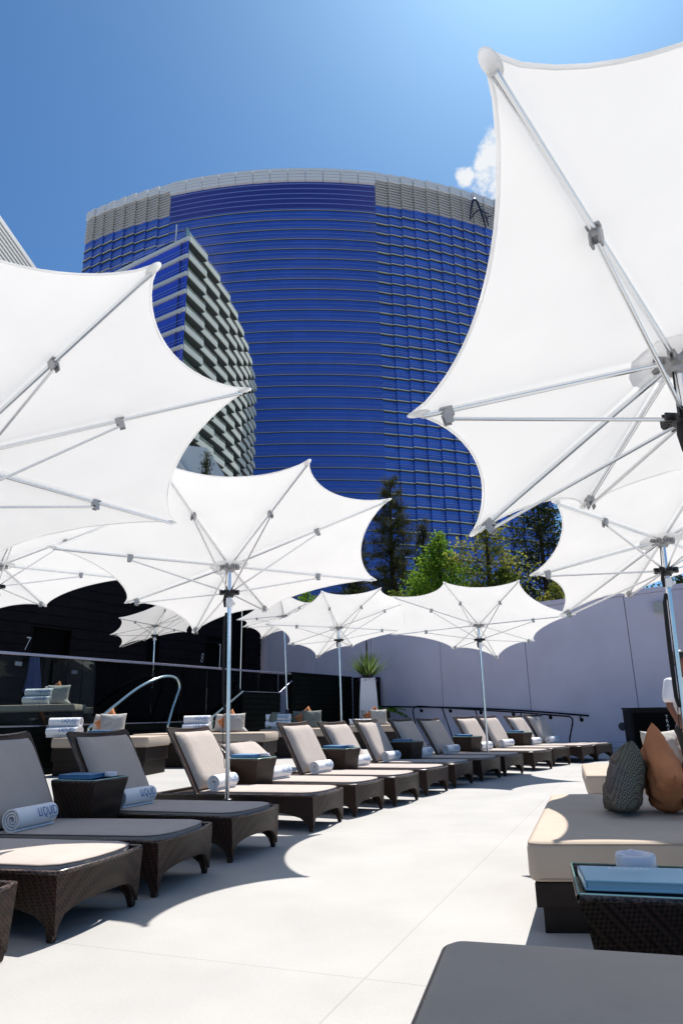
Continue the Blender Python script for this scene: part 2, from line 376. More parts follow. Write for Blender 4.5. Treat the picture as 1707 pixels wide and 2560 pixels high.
# ------------------------------------------------------------------ parasols
UMB = {
'D': ([-1.277, 7.474, 2.759], 0.055, [0.573, 0.894, 0.927, 0.892, 0.578, 0.541, 0.547, 0.546], [[0.418, 8.532, 2.751], [-0.979, 8.734, 2.414], [-1.874, 8.463, 2.118], [-2.517, 7.758, 2.388], [-2.898, 6.431, 2.738], [-1.667, 5.688, 3.343], [-0.295, 5.97, 3.422], [0.539, 7.072, 3.371]]),
'A': ([1.603, 2.862, 2.721], 0, [0.896, 0.908, 0.875, 0.577, 0.548, 0.547, 0.548, 0.579], [[1.539, 4.123, 2.345], [0.719, 3.598, 2.052], [0.315, 2.723, 2.372], [0.386, 1.312, 2.727], [1.793, 1.043, 3.305], [2.987, 1.74, 3.371], [3.421, 3.052, 3.305], [2.839, 4.388, 2.712]]),
'C': ([-2.461, 3.928, 2.701], 0, [0.571, 0.893, 0.923, 0.893, 0.579, 0.548, 0.547, 0.537], [[-1.432, 5.593, 2.717], [-2.76, 5.182, 2.342], [-3.454, 4.538, 2.061], [-3.715, 3.629, 2.342], [-3.49, 2.255, 2.692], [-2.037, 2.149, 3.285], [-0.932, 2.982, 3.372], [-0.641, 4.331, 3.337]]),
'H': ([-0.12, 16.173, 3.105], 0.05, [0.587, 0.891, 0.926, 0.901, 0.582, 0.556, 0.549, 0.552], [[1.70, 17.32, 3.096], [0.23, 17.429, 2.741], [-0.69, 17.163, 2.464], [-1.342, 16.468, 2.731], [-1.756, 15.141, 3.056], [-0.454, 14.4, 3.65], [0.834, 14.663, 3.744], [1.85, 15.73, 3.72]]),
'I': ([2.803, 14.07, 2.847], -0.005, [0.904, 0.926, 0.895, 0.589, 0.551, 0.545, 0.547, 0.578], [[4.017, 14.428, 2.511], [3.366, 15.089, 2.217], [2.432, 15.315, 2.462], [1.066, 15.034, 2.765], [1.011, 13.582, 3.366], [1.902, 12.527, 3.449], [3.262, 12.325, 3.418], [4.5, 13.116, 2.879]]),
'B': ([3.142, 6.423, 2.715], -0.09, [0.579, 0.909, 0.92, 0.876, 0.578, 0.548, 0.547, 0.548], [[4.6, 7.739, 2.706], [3.251, 7.693, 2.354], [2.341, 7.293, 2.084], [1.841, 6.488, 2.379], [1.684, 5.107, 2.706], [3.048, 4.597, 3.299], [4.336, 5.1, 3.364], [4.968, 6.329, 3.299]]),
'E': ([-4.924, 9.456, 3.256], 0, [0.58, 0.887, 0.923, 0.893, 0.579, 0.548, 0.547, 0.528], [[-3.361, 10.645, 3.247], [-4.763, 10.737, 2.842], [-5.63, 10.384, 2.616], [-6.202, 9.63, 2.897], [-6.487, 8.267, 3.247], [-5.17, 7.644, 3.84], [-3.846, 8.038, 3.906], [-3.112, 9.21, 3.84]]),
'F': ([-5.716, 20.541, 3.793], 0.035, [0.594, 0.877, 0.913, 0.883, 0.574, 0.548, 0.547, 0.548], [[-5.201, 22.437, 3.784], [-6.357, 21.66, 3.435], [-6.841, 20.845, 3.178], [-6.832, 19.902, 3.437], [-6.203, 18.661, 3.747], [-4.808, 18.954, 4.377], [-3.997, 20.074, 4.443], [-4.129, 21.45, 4.377]]),
'G': ([-1.875, 21.315, 4.128], 0.125, [0.579, 0.893, 0.923, 0.893, 0.594, 0.548, 0.684, 0.548], [[-0.477, 22.695, 4.119], [-1.867, 22.604, 3.769], [-2.694, 22.144, 3.488], [-3.164, 21.323, 3.769], [-3.146, 19.995, 3.821], [-1.886, 19.486, 4.712], [-1.09, 20.097, 4.304], [-0.046, 21.304, 4.712]]),
}
def ellipsoid(mb, c, ax, ay, az, n=12, m=8):
    prof = []
    vs = []; fs = []
    for i in range(m + 1):
        th = PI * i / m
        for k in range(n):
            a = 2 * PI * k / n
            vs.append(Vector(c) + ax * (-math.cos(th)) + (ay * math.cos(a) + az * math.sin(a)) * math.sin(th))
    for i in range(m):
        for k in range(n):
            k2 = (k + 1) % n; fs.append((i * n + k, i * n + k2, (i + 1) * n + k2, (i + 1) * n + k))
    mb.add(vs, fs)

def parasol(key, label, base_z=0.0):
    hub, lean, fr, tips = UMB[key]
    hub = Vector(hub); base = Vector((hub.x + lean, hub.y, base_z))
    root = thing('parasol', label, 'parasol', base, 0, 'white parasols around the pool deck')
    L = lambda p: Vector(p) - base
    h = L(hub); up = (hub - base).normalized()
    tips = [L(tp) for tp in tips]
    run = h - up * .3185
    # canopy
    NU, NV = 10, 16
    edges = []
    mb = MB(); ch = h + up * .035
    for k in range(8):
        a, b = tips[k], tips[(k + 1) % 8]; row = []
        for j in range(NV + 1):
            v = j / NV; e = a.lerp(b, v); s = (4 * v * (1 - v)) ** .82
            mid = (a + b) / 2
            row.append(e + (h - mid) * .145 * s)
        edges.append(row)
        vs = []; fs = []
        for i in range(NU + 1):
            u = i / NU
            for j in range(NV + 1):
                p = ch.lerp(row[j] + up * .02, u); v = j / NV
                p = p - up * (.035 * math.sin(PI * u) * (4 * v * (1 - v))) + up * (.010 * noise.noise(Vector((v * 9 + k * 3.1, u * 2.0, hub.x))) * u * (4 * v * (1 - v)))
                vs.append(p)
        for i in range(NU):
            for j in range(NV):
                q = i * (NV + 1) + j; fs.append((q, q + 1, q + NV + 2, q + NV + 1))
        mb.add(vs, fs)
    bmv = mb
    can = bmv.build('canopy', 'canopy_fabric', root, smooth=180)
    bm = bmesh.new(); bm.from_mesh(can.data); bmesh.ops.remove_doubles(bm, verts=bm.verts, dist=.0008); bmesh.ops.recalc_face_normals(bm, faces=bm.faces)
    bm.to_mesh(can.data); bm.free(); can.data.polygons.foreach_set('use_smooth', [True] * len(can.data.polygons))
    hm = MB()
    for row in edges: hm.tube([p + up * .018 for p in row], .007, 6, False)
    hm.build('hem', 'canopy_pocket', can, smooth=180)
    pk = MB()
    for k in range(8):
        d = (tips[k] - h).normalized(); side = d.cross(up).normalized(); nn = side.cross(d)
        pk2 = MB(); ellipsoid(pk2, tips[k] - d * .035 + up * .012, d * .055, side * .026, nn * .014)
        pk2.build('tip_pocket', 'canopy_pocket', can, smooth=180)
    pm = MB(); pm.lathe([(.02, -.012), (.21, -.018), (.215, -.012), (.02, .0)], (0, 0, 0), 16, Matrix.Translation(h + up * .02) @ up.to_track_quat('Z', 'Y').to_matrix().to_4x4())
    pm.build('hub_patch', 'patch_fabric', can, smooth=40)
    # ribs with struts and clamps
    for k in range(8):
        d = (tips[k] - h); dn = d.normalized(); side = dn.cross(up).normalized()
        dn2 = side.cross(dn)
        st = h + dn * .07 - up * .012
        rb = MB(); rb.tube([st, tips[k] - dn * .05 - up * .002], .0125, 8, True, 1.15)
        rib = rb.build('rib', 'aluminium', root, smooth=50)
        c = h + d * fr[k]
        cl = MB(); M = Matrix((dn, side, dn2)).transposed().to_4x4(); M.translation = c - dn2 * .012
        cl.box((0, 0, 0), (.024, .020, .024), M); cl.box((.010, .016, -.030), (.019, .005, .026), M); cl.box((.010, -.016, -.030), (.019, .005, .026), M)
        cl.box((.022, 0, .016), (.016, .025, .006), M)
        cl.build('clamp', 'bracket_grey', rib, bevel=.004)
        e = c - dn2 * .045
        s0 = run + (e - run).normalized() * .06
        sb = MB(); sb.tube([s0, e], .0095, 8); sb.build('strut', 'aluminium', rib, smooth=50)
    # hub and runner: toothed metal collars
    Q = up.to_track_quat('Z', 'Y').to_matrix().to_4x4()
    for nm, c in (('hub', h - up * .03), ('runner', run)):
        hb = MB(); T = Matrix.Translation(c) @ Q
        hb.lathe([(.045, -.05), (.05, -.03), (.075, -.015), (.08, .012), (.05, .022), (.03, .026)], (0, 0, 0), 16, T)
        for k in range(8):
            d = ((tips[k] - h) if nm == 'hub' else (h + (tips[k] - h) * fr[k] - run)).normalized()
            d2 = (d - up * d.dot(up)).normalized(); sd = d2.cross(up)
            M = Matrix((d2, sd, up)).transposed().to_4x4(); M.translation = c + d2 * .085
            hb.box((0, .012, .005), (.028, .005, .02), M); hb.box((0, -.012, .005), (.028, .005, .02), M)
        hb.build(nm, 'bracket_grey' if nm == 'hub' else 'dark_metal', root, smooth=30)
    pl = MB(); pl.tube([(0, 0, .05), h - up * .01], .0235, 16); pl.build('pole', 'chrome', root, smooth=60)
    co = MB(); co.lathe([(.026, -.09), (.04, -.085), (.045, -.02), (.036, 0), (.026, .004)], (0, 0, 0), 16, Matrix.Translation(run - up * .07) @ Q)
    co.lathe([(.03, -.05), (.034, -.045), (.034, .045), (.03, .05)], (0, 0, 0), 8, Matrix.Translation(run - up * .12 + Vector((.05, -.01, 0))) @ Q @ Matrix.Rotation(PI / 2, 4, 'Y') @ Matrix.Scale(.5, 4))
    co.build('collar', 'collar_white', root, smooth=40)
    # pull cord hanging down the pole, tied in a bundle
    cd = MB(); o = Vector((-.045, -.015, 0))
    top = run + o
    cd.tube([h + o * .7 - up * .06, top, top - up * .12], .005, 5)
    cd.tube([top - up * .02, top - up * .08 + o * .1, top - up * .16], [.012, .02, .012], 6)
    cd.build('pull_cord', 'black_rope', root, smooth=60)
    if key in 'BD':
        bd = MB(); n0 = run - up * .22
        for q in range(5):
            oo = Vector((-.040 - .007 * (q % 3), -.012 + .008 * q, 0))
            pts = [n0 + oo * (.7 if i in (0, 12) else 1.05 + .15 * math.sin(PI * i / 12)) - up * (i * (1.05 / 12)) for i in range(13)]
            bd.tube(pts, .008, 5)
        bd.tube([n0 - up * 1.05 + Vector((-.05, 0, 0)), n0 - up * 1.3 + Vector((-.055, 0, 0)), n0 - up * 1.62 + Vector((-.03, 0, 0))], .004, 5)
        bd.build('rope_bundle', 'black_rope', root, smooth=60)
    bs = MB(); bs.lathe([(.02, 0), (.27, 0), (.28, .015), (.27, .035), (.06, .05), (.045, .3), (.03, .31)], (0, 0, 0), 28); bs.build('base_plate', 'dark_metal', root, smooth=40)
    return root
parasol('A', 'largest white parasol, cut by the right edge, reaching nearly to the top of the picture')
parasol('C', 'large white parasol cut by the left edge, in front of the balcony tower')
parasol('D', 'white parasol left of centre whose chrome pole rises among the nearest loungers')
parasol('E', 'white parasol low at the left edge, its hub above the door numbered 7')
parasol('F', 'small shaded greyish parasol in front of the black cabana planks', .97)
parasol('G', 'far white parasol mostly hidden by others, thin pole before the lavender wall', .97)
parasol('H', 'middle distance white parasol whose pole stands just left of the white yucca planter')
parasol('I', 'middle distance white parasol directly in front of the lavender wall, between two other parasols')
parasol('B', 'white parasol at right, a thick black rope bundle along its chrome pole')

# ------------------------------------------------------------------ sun loungers
WT, ZT, BOW, LX = .393, .331, .045, 1.95
def ztop(x): return ZT + (.03 / LX) * min(0, x) 
def outline(w, inset=0.0):
    pts = []
    n = 14
    for i in range(n + 1): x = -LX + inset + (LX - 2 * inset) * i / n; pts.append((x, -w + inset, 's', i / n))
    for i in range(1, 12):
        y = (-w + inset) + (2 * w - 2 * inset) * i / 12; pts.append((BOW * (1 - (y / w) ** 2) - inset, y, 'f', i / 12))
    for i in range(n + 1): x = -inset - (LX - 2 * inset) * i / n; pts.append((x, w - inset, 's', i / n))
    for i in range(1, 12):
        y = (w - inset) - (2 * w - 2 * inset) * i / 12; pts.append((-LX + inset, y, 'r', i / 12))
    return pts
def arch(v, h):
    q = abs(2 * v - 1); 
    return .035 + h * max(0, 1 - q ** 3.2) ** .55
def lounger_mesh(root, recline, sd=0.0):
    f = MB(); po, pi_ = outline(WT), outline(WT, .03); n = len(po)
    vo_t = []; vo_b = []; vi_b = []; vi_t = []
    for (x, y, k, v), (xi, yi, _, _) in zip(po, pi_):
        zt = ztop(x); zb = arch(v, {'s': .15, 'f': .135, 'r': .10}[k]); kf = .026 * (1 - zb / zt)
        sx = x * (1 - kf / LX) if k != 'f' else x - kf; sy = y * (1 - kf / WT)
        vo_t.append((x, y, zt)); vo_b.append((sx, sy, zb)); vi_b.append((xi, yi * .96, zb)); vi_t.append((xi, yi, zt))
    vs = vo_t + vo_b + vi_b + vi_t; fs = []
    for i in range(n):
        j = (i + 1) % n
        for a in range(4): b = (a + 1) % 4; fs.append((a * n + i, a * n + j, b * n + j, b * n + i))
    f.add(vs, fs)
    f.box((-LX / 2, 0, ZT - .05), (LX / 2 - .035, WT - .035, .008))
    f.build('base_frame', 'wicker', root, smooth=35)
    rm = MB(); pts = [Vector((x, y, ztop(x) + .004)) for x, y, _, _ in outline(WT, .008)]; pts.append(pts[0])
    rm.tube(pts, .0135, 6, False); rm.build('braided_rim', 'wicker_rim', root, smooth=60)
    for sx in (0, 1):
        for sy in (-1, 1):
            xb, xt = (-.032, -.052) if sx == 0 else (-LX + .045, -LX + .055)
            yb, yt = sy * .352, sy * (WT - .047)
            lg = MB(); vs = []
            for (x, y, z, r) in ((xb, yb, 0, .018), (xb, yb, .02, .02), (xt, yt * .985, .14, .034), (xt, yt, .30, .046)):
                vs += [(x - r, y - r, z), (x + r, y - r, z), (x + r, y + r, z), (x - r, y + r, z)]
            fs = [(3, 2, 1, 0), (12, 13, 14, 15)]
            for a in range(3):
                for q in range(4): fs.append((a * 4 + q, a * 4 + (q + 1) % 4, a * 4 + 4 + (q + 1) % 4, a * 4 + 4 + q))
            lg.add(vs, fs); lg.build('leg', 'wicker', root, bevel=.006)
    # seat cushion: convex foot end with cut corners, slightly domed
    c = MB(); w = .362
    plan = [(-1.37, -w), (-.9, -w - .004), (-.45, -w), (-.14, -w), (-.05, -w + .05), (-.005, -w + .16), (.012, -.08), (.012, .08), (-.005, w - .16), (-.05, w - .05), (-.14, w), (-.45, w), (-.9, w + .004), (-1.37, w)]
    n = len(plan); cx, cy = -.7, 0
    rings = []
    for sc, dz in ((.965, .004), (.993, .008), (1.0, .02), (1.0, .036), (.992, .046), (.97, .051), (.7, .056), (.35, .058)):
        rings.append([(cx + (x - cx) * sc, cy + (y - cy) * (sc if sc > .9 else sc), ztop(x) - .012 + dz) for x, y in plan])
    vs = [p for g_ in rings for p in g_]; fs = [tuple(reversed(range(n)))]
    for a in range(len(rings) - 1):
        for i in range(n): j = (i + 1) % n; fs.append((a * n + i, a * n + j, a * n + n + j, a * n + n + i))
    fs.append(tuple((len(rings) - 1) * n + i for i in range(n)))
    c.add(vs, fs); cu = c.build('seat_cushion', 'cushion_taupe', root, smooth=50)
    pp = MB()
    for dz in (.012, .044):
        pts = [Vector((cx + (x - cx) * 1.0, y, ztop(x) - .012 + dz)) for x, y in plan]; pp.tube(pts, .0045, 5, False)
    pp.build('piping', 'piping_taupe', cu, smooth=60)
    # backrest: curved woven panel, top rim dips in the middle
    hx, hz = -1.376, .325; L_ = .80; ca, sa = math.cos(recline), math.sin(recline)
    def bp(l, y, d):  # l along the back, d towards the sitter
        bend = .03 * (l / L_) ** 2
        return (hx - ca * l + sa * (d - bend), y, hz + sa * l + ca * (d - bend))
    b = MB(); vs = []; nl, ny = 8, 10
    for side in (-.035, 0.0):
        for i in range(nl + 1):
            for j in range(ny + 1):
                y = (-1 + 2 * j / ny); l = L_ * i / nl - (.028 * (1 - y * y) * (i / nl) ** 3) - .06 * (i == 0)
                wv = WT - .01 + .02 * (i / nl)
                vs.append(bp(l, y * wv, side - .025 * (1 - y * y) * .6))
    o = (nl + 1) * (ny + 1); fs = []
    for sd in (0, 1):
        for i in range(nl):
            for j in range(ny):
                q = sd * o + i * (ny + 1) + j; fs.append((q, q + 1, q + ny + 2, q + ny + 1))
    for i in range(nl):
        for j in (0, ny): q = i * (ny + 1) + j; fs.append((q, q + ny + 1, o + q + ny + 1, o + q))
    for j in range(ny):
        for i in (0, nl): q = i * (ny + 1) + j; fs.append((q, q + 1, o + q + 1, o + q))
    b.add(vs, fs); bk = b.build('backrest', 'wicker', root, smooth=40)
    r2 = MB(); pts = [bp(-.04, -WT + .01, -.015)] + [bp(L_ * q, -(WT - .01 + .02 * q), -.015) for q in (.25, .5, .75, .97)]
    pts += [bp(L_ + .004 - .028 * (1 - y * y), y * (WT + .01), -.02) for y in (-.95, -.6, -.3, 0, .3, .6, .95)]
    pts += [bp(L_ * q, (WT - .01 + .02 * q), -.015) for q in (.97, .75, .5, .25)] + [bp(-.04, WT - .01, -.015)]
    r2.tube([Vector(p) for p in pts], .0155, 6); r2.build('braided_edge', 'wicker_rim', bk, smooth=60)
    k = MB(); vs = []; nl, ny = 12, 12; hw = .348; l0, l1 = .035, .735
    def rr(q): return max(0.0, 1 - abs(q) ** 9) ** .4
    for sd in (0, 1):
        for i in range(nl + 1):
            for j in range(ny + 1):
                y = -1 + 2 * j / ny; v = -1 + 2 * i / nl
                th = .004 if sd == 0 else .012 + .062 * rr(y) * rr(v) + .006 * (1 - y * y) + .007 * noise.noise(Vector((y * 2.3, v * 2.6, 4.0 + sd))) + .004 * noise.noise(Vector((y * 9, v * 2.5, 1.0 + sd))) * max(0, v)
                ys = y * (1 - .03 * max(0, v) ** 6)
                vs.append(bp(l0 + (l1 - l0) * i / nl - .012 * (1 - y * y) * (i / nl) ** 4, ys * hw, th))
    o = (nl + 1) * (ny + 1); fs = []
    for sd in (0, 1):
        for i in range(nl):
            for j in range(ny):
                q = sd * o + i * (ny + 1) + j; fs.append((q, q + 1, q + ny + 2, q + ny + 1))
    for i in range(nl):
        for j in (0, ny): q = i * (ny + 1) + j; fs.append((q, q + ny + 1, o + q + ny + 1, o + q))
    for j in range(ny):
        for i in (0, nl): q = i * (ny + 1) + j; fs.append((q, q + 1, o + q + 1, o + q))
    k.add(vs, fs); kc = k.build('back_cushion', 'cushion_taupe', root, smooth=60)

LOUNGE = [(-1.78, 3.40, -.30), (-1.426, 4.349, -.31), (-1.137, 5.241, -.275), (-.77, 6.251, -.404), (-.186, 7.628, -.40), (.284, 8.592, -.487), (.798, 9.421, -.499), (1.33, 10.452, -.545),
          (1.873, 11.411, -.539), (2.487, 12.288, -.629), (3.073, 13.091, -.672), (3.881, 14.096, -.747), (4.571, 15.123, -.751), (5.397, 15.845, -.72), (5.903, 16.285, -.812)]
LLAB = ['taupe lounger at the bottom left corner, only its wicker foot end in frame',
        'taupe wicker lounger nearest the camera whose whole foot end shows, sun patch on its cushion',
        'wicker lounger in shade with the biggest rolled towel, left of the first side table',
        'shaded wicker lounger just right of the first side table, foot end in full shade',
        'sunlit wicker lounger standing behind the chrome pole of the left centre parasol',
        'sunlit lounger whose back is reclined lower than all others, behind the second side table',
        'sunlit wicker lounger just right of the lowered lounger, left of the third side table',
        'sunlit wicker lounger between the third side table and the lounger with a half shaded back',
        'wicker lounger whose back cushion is half in sun and half in shade',
        'shaded brown wicker lounger right behind the fourth side table',
        'shaded brown wicker lounger just left of the fifth side table',
        'sunlit far lounger behind the fifth side table, back hidden partly by a parasol pole nearby',
        'sunlit far lounger left of the sixth side table, in front of the black hand rail',
        'far lounger with a streaky silvery back behind the sixth side table',
        'farthest dark lounger at the end of the row beside the lavender wall']
lg0 = thing('sun_lounger', LLAB[0], 'sun lounger', (0, 0, 0), 0, 'wicker sun loungers in a long row'); lounger_mesh(lg0, R(61.5))
lg5 = thing('sun_lounger', LLAB[5], 'sun lounger', (0, 0, 0), 0, 'wicker sun loungers in a long row'); lounger_mesh(lg5, R(38))
lgv = {}
for i, ang, sd in ((3, 60.3, 5.0), (6, 62.6, 9.0)):
    lgv[i] = thing('sun_lounger', LLAB[i], 'sun lounger', (0, 0, 0), 0, 'wicker sun loungers in a long row'); lounger_mesh(lgv[i], R(ang), sd)
LO = []
for i, (x, y, a) in enumerate(LOUNGE):
    if i in (0, 3, 5, 6):
        o = {0: lg0, 5: lg5}.get(i) or lgv[i]; o.location = (x, y, 0); o.rotation_euler = (0, 0, a)
    else: o = dup((lg0, lgv[3], lgv[6])[i % 3], (x, y, 0), a, LLAB[i])
    LO.append(o)
def lp(i, lx, ly, z):
    x, y, a = LOUNGE[i]; return (x + lx * math.cos(a) - ly * math.sin(a), y + lx * math.sin(a) + ly * math.cos(a), z)

# ------------------------------------------------------------------ rolled towels
def towel_mesh(root):
    r, Lh = .083, .205; th = .0125
    vs = []; fs = []; n = 110; turns = 3.4
    for i in range(n + 1):
        q = i / n; a = -turns * 2 * PI * (1 - q) + R(-60); rad = .014 + (r - .014 - th * .3) * q
        for dr in (-th * .5, th * .5):
            for s in (-1, 1):
                yy = s * (Lh - .004 * math.sin(q * 20) - .008 * (1 - q))
                vs.append(((rad + dr) * math.cos(a), yy, (rad + dr) * math.sin(a)))
    for i in range(n):
        b = i * 4; c = b + 4
        fs += [(b, b + 1, c + 1, c), (b + 2, c + 2, c + 3, b + 3), (b, c, c + 2, b + 2), (b + 1, b + 3, c + 3, c + 1)]
    fs += [(0, 2, 3, 1), (n * 4, n * 4 + 1, n * 4 + 3, n * 4 + 2)]
    MB().add(vs, fs).build('roll', 'towel_white', root, smooth=50)
    pr = MB()
    for txt, size, y0, a0, wid in (('LIQUID', .092, -.025, 2, None), ('LOUNGE', .021, .09, -14, None)):
        tv, tf = text_data(txt, size, 0, .0004)
        ex = max(v[0] for v in tv); tgt = .20 if size > .05 else .085
        out = []
        for (tx, ty, tz) in tv:
            yy = y0 + tx / ex * tgt; ang = R(a0) + ty / r
            out.append(((r + .0045) * math.cos(ang), yy, (r + .0045) * math.sin(ang)))
        pr.add(out, tf)
    pr.build('printed_name', 'print_blue', root)
tw0 = None
TLAB = {2: 'biggest rolled towel printed LIQUID, on the lounger left of the first side table', 3: 'rolled LIQUID towel against the back of the shaded lounger right of the first side table',
        4: 'rolled LIQUID towel crossed by the chrome parasol pole', 5: 'rolled towel on the lowered lounger behind the second side table', 6: 'rolled white towel on the sunlit lounger just left of the third side table',
        7: 'rolled white towel on the lounger just right of the third side table', 8: 'rolled towel half white and half in blue shade on the half shaded lounger', 9: 'bluish shaded rolled towel just right of the fourth side table',
        10: 'bluish shaded rolled towel on the lounger left of the fifth side table', 11: 'white rolled towel just right of the fifth side table beside a parasol pole', 12: 'white rolled towel on the sunlit lounger left of the sixth side table',
        13: 'blue towel almost hidden behind the sixth side table', 14: 'rolled blue towel on the farthest lounger of the row'}
def towel(loc, rz, label, group, scale=None):
    global tw0
    if tw0 is None:
        tw0 = thing('rolled_towel', label, 'towel', loc, rz, group); towel_mesh(tw0); o = tw0
        if scale: o.scale = scale
        return o
    return dup(tw0, loc, rz, label, group, scale or (1, 1, 1))
for i in range(2, 15):
    sl = {2: -.14, 3: -.10}.get(i, -.13)
    towel(lp(i, -1.215, sl, ztop(-1.2) + .035 + .085), LOUNGE[i][2] + random.uniform(-.06, .06), TLAB[i], 'rolled towels on the loungers')

# ------------------------------------------------------------------ side tables with books and ashtrays
def table_mesh(root, w, z):
    b = MB(); h = w / 2; prof = [(.36, 0), (.365, .02), (.40, z * .45), (.455, z * .8), (.5, z - .02), (.5, z)]
    vs = []
    for s, zz in prof:
        q = s * w; vs += [(-q, -q, zz), (q, -q, zz), (q, q, zz), (-q, q, zz)]
    fs = [(3, 2, 1, 0)]; m = len(prof)
    for a in range(m - 1):
        for k in range(4): fs.append((a * 4 + k, a * 4 + (k + 1) % 4, a * 4 + 4 + (k + 1) % 4, a * 4 + 4 + k))
    fs.append(tuple((m - 1) * 4 + k for k in range(4)))
    b.add(vs, fs); b.build('body', 'wicker', root, smooth=25)
    r = MB(); q = h - .004; r.tube([(-q, -q, z), (q, -q, z), (q, q, z), (-q, q, z), (-q, -q, z)], .012, 6, False); r.build('braided_rim', 'wicker_rim', root, smooth=60)
    g_ = MB(); g_.box((0, 0, z + .012), (h - .006, h - .006, .004)); gl = g_.build('glass_top', 'clear_glass', root)
    e = MB(); q = h - .005; e.tube([(-q, -q, z + .012), (q, -q, z + .012), (q, q, z + .012), (-q, q, z + .012), (-q, -q, z + .012)], .004, 4, False); e.build('glass_edge', 'glass_edge', gl)
TB = [(2, 3), (4, 5), (6, 7), (8, 9), (10, 11), (12, 13)]
ords = ['first', 'second', 'third', 'fourth', 'fifth', 'sixth']
where = ['between the two nearest shaded loungers with the big LIQUID towels', 'right behind the chrome parasol pole, before the lowered lounger', 'between two sunlit loungers left of the half shaded one',
         'in full shade, before the half shaded lounger', 'in shade before the two far sunlit loungers', 'farthest along the row, below the black hand rail']
tb0 = None; TBZ = .62
def book_mesh(root, w, d, t):
    b = MB(); b.box((0, 0, t * .12), (w / 2, d / 2, t * .12)); b.box((0, 0, t * .88), (w / 2, d / 2, t * .12)); b.box((-w / 2 + .004, 0, t / 2), (.004, d / 2, t / 2))
    b.build('cover', 'book_blue', root, bevel=.003)
    p = MB(); p.box((.002, 0, t / 2), (w / 2 - .008, d / 2 - .006, t * .37)); p.build('pages', 'book_blue', root)
def ash_mesh(root, r):
    a = MB(); a.lathe([(r * .8, 0), (r, r * .1), (r, r * .62), (r * .93, r * .74), (r * .72, r * .74), (r * .6, r * .55), (r * .55, r * .2), (.002, r * .18)], (0, 0, 0), 28)
    a.build('bowl', 'ash_glass', root, smooth=40)
    n = MB()
    for k in range(3):
        M = Matrix.Rotation(k * 2 * PI / 3 + .5, 4, 'Z'); n.box((r * .84, 0, r * .745), (r * .15, r * .10, r * .03), M)
    n.build('cigarette_rest', 'ash_glass', root, bevel=.002)
bk0 = ash0 = None
for n, (i, j) in enumerate(TB):
    a = (LOUNGE[i][2] + LOUNGE[j][2]) / 2
    p, q = Vector(lp(i, -1.32, 0, 0)), Vector(lp(j, -1.32, 0, 0)); c = (p + q) / 2
    lab = 'dark wicker side table with glass top, %s of the row, %s' % (ords[n], where[n])
    lab = {0: 'dark tapered wicker table between the two nearest shaded loungers with LIQUID towels', 1: 'dark tapered wicker table right behind the chrome parasol pole, before the lowered lounger',
           2: 'dark tapered wicker table between two sunlit loungers, left of the half shaded lounger', 3: 'dark tapered wicker table in full shade just right of the half shaded lounger',
           4: 'dark tapered wicker table in shade before the two far sunlit loungers', 5: 'farthest dark wicker table of the row, below the black hand rail'}[n]
    if tb0 is None:
        tb0 = thing('side_table', lab, 'side table', c, a, 'wicker side tables between the loungers'); table_mesh(tb0, .44, TBZ)
    else: dup(tb0, c, a, lab)
    bl = ['blue menu book on the wicker table between the nearest LIQUID towels', 'blue menu book on the table behind the chrome parasol pole', 'pale blue sunlit book on the table left of the half shaded lounger',
          'deep blue book on the table in full shade beside the half shaded lounger', 'blue book on the wicker table in front of the two far sunlit loungers', 'blue book on the farthest wicker table below the hand rail'][n]
    off = Vector((-.05 * math.cos(a) + .05 * math.sin(a), -.05 * math.sin(a) - .05 * math.cos(a), 0))
    bloc = c + off + Vector((0, 0, TBZ + .017))
    if bk0 is None:
        bk0 = thing('menu_book', bl, 'book', bloc, a + .1, 'blue menu books on tables'); book_mesh(bk0, .30, .23, .034)
    else: dup(bk0, bloc, a + random.uniform(-.15, .15), bl)
    if n in (0, 1, 2):
        al = ['white round ashtray next to the blue book on the table between the nearest LIQUID towels', 'pale ashtray on the table behind the chrome parasol pole', 'pale ashtray behind the sunlit book left of the half shaded lounger'][n]
        aloc = c + Vector((.13 * math.cos(a) - .10 * math.sin(a), .13 * math.sin(a) + .10 * math.cos(a), TBZ + .017))
        if ash0 is None: ash0 = thing('ashtray', al, 'ashtray', aloc, .3, 'ashtrays on tables'); ash_mesh(ash0, .052)
        else: dup(ash0, aloc, random.random(), al)

# ------------------------------------------------------------------ pillows
def pillow_mesh(a, b, th, seed, wr=1.0, n=26):
    vs = []; fs = []
    for sd in (-1, 1):
        for i in range(n + 1):
            for j in range(n + 1):
                u, v = -1 + 2 * i / n, -1 + 2 * j / n
                x = a * u * (1 - .07 * (1 - v * v)); y = b * v * (1 - .07 * (1 - u * u))
                t_ = th * (max(0, (1 - u ** 4)) * max(0, (1 - v ** 4))) ** .55
                w = noise.noise(Vector((u * 2.2 + seed, v * 3.1, sd * 2 + seed))) * .016 * wr + noise.noise(Vector((u * 6, v * 9 + seed, sd))) * .006 * wr
                edge = (1 - u * u) * (1 - v * v)
                vs.append((x, y, sd * (t_ + w * min(1, edge * 3))))
    o = (n + 1) ** 2
    for sd in (0, 1):
        for i in range(n):
            for j in range(n):
                q = sd * o + i * (n + 1) + j; fs.append((q, q + 1, q + n + 2, q + n + 1))
    return vs, fs
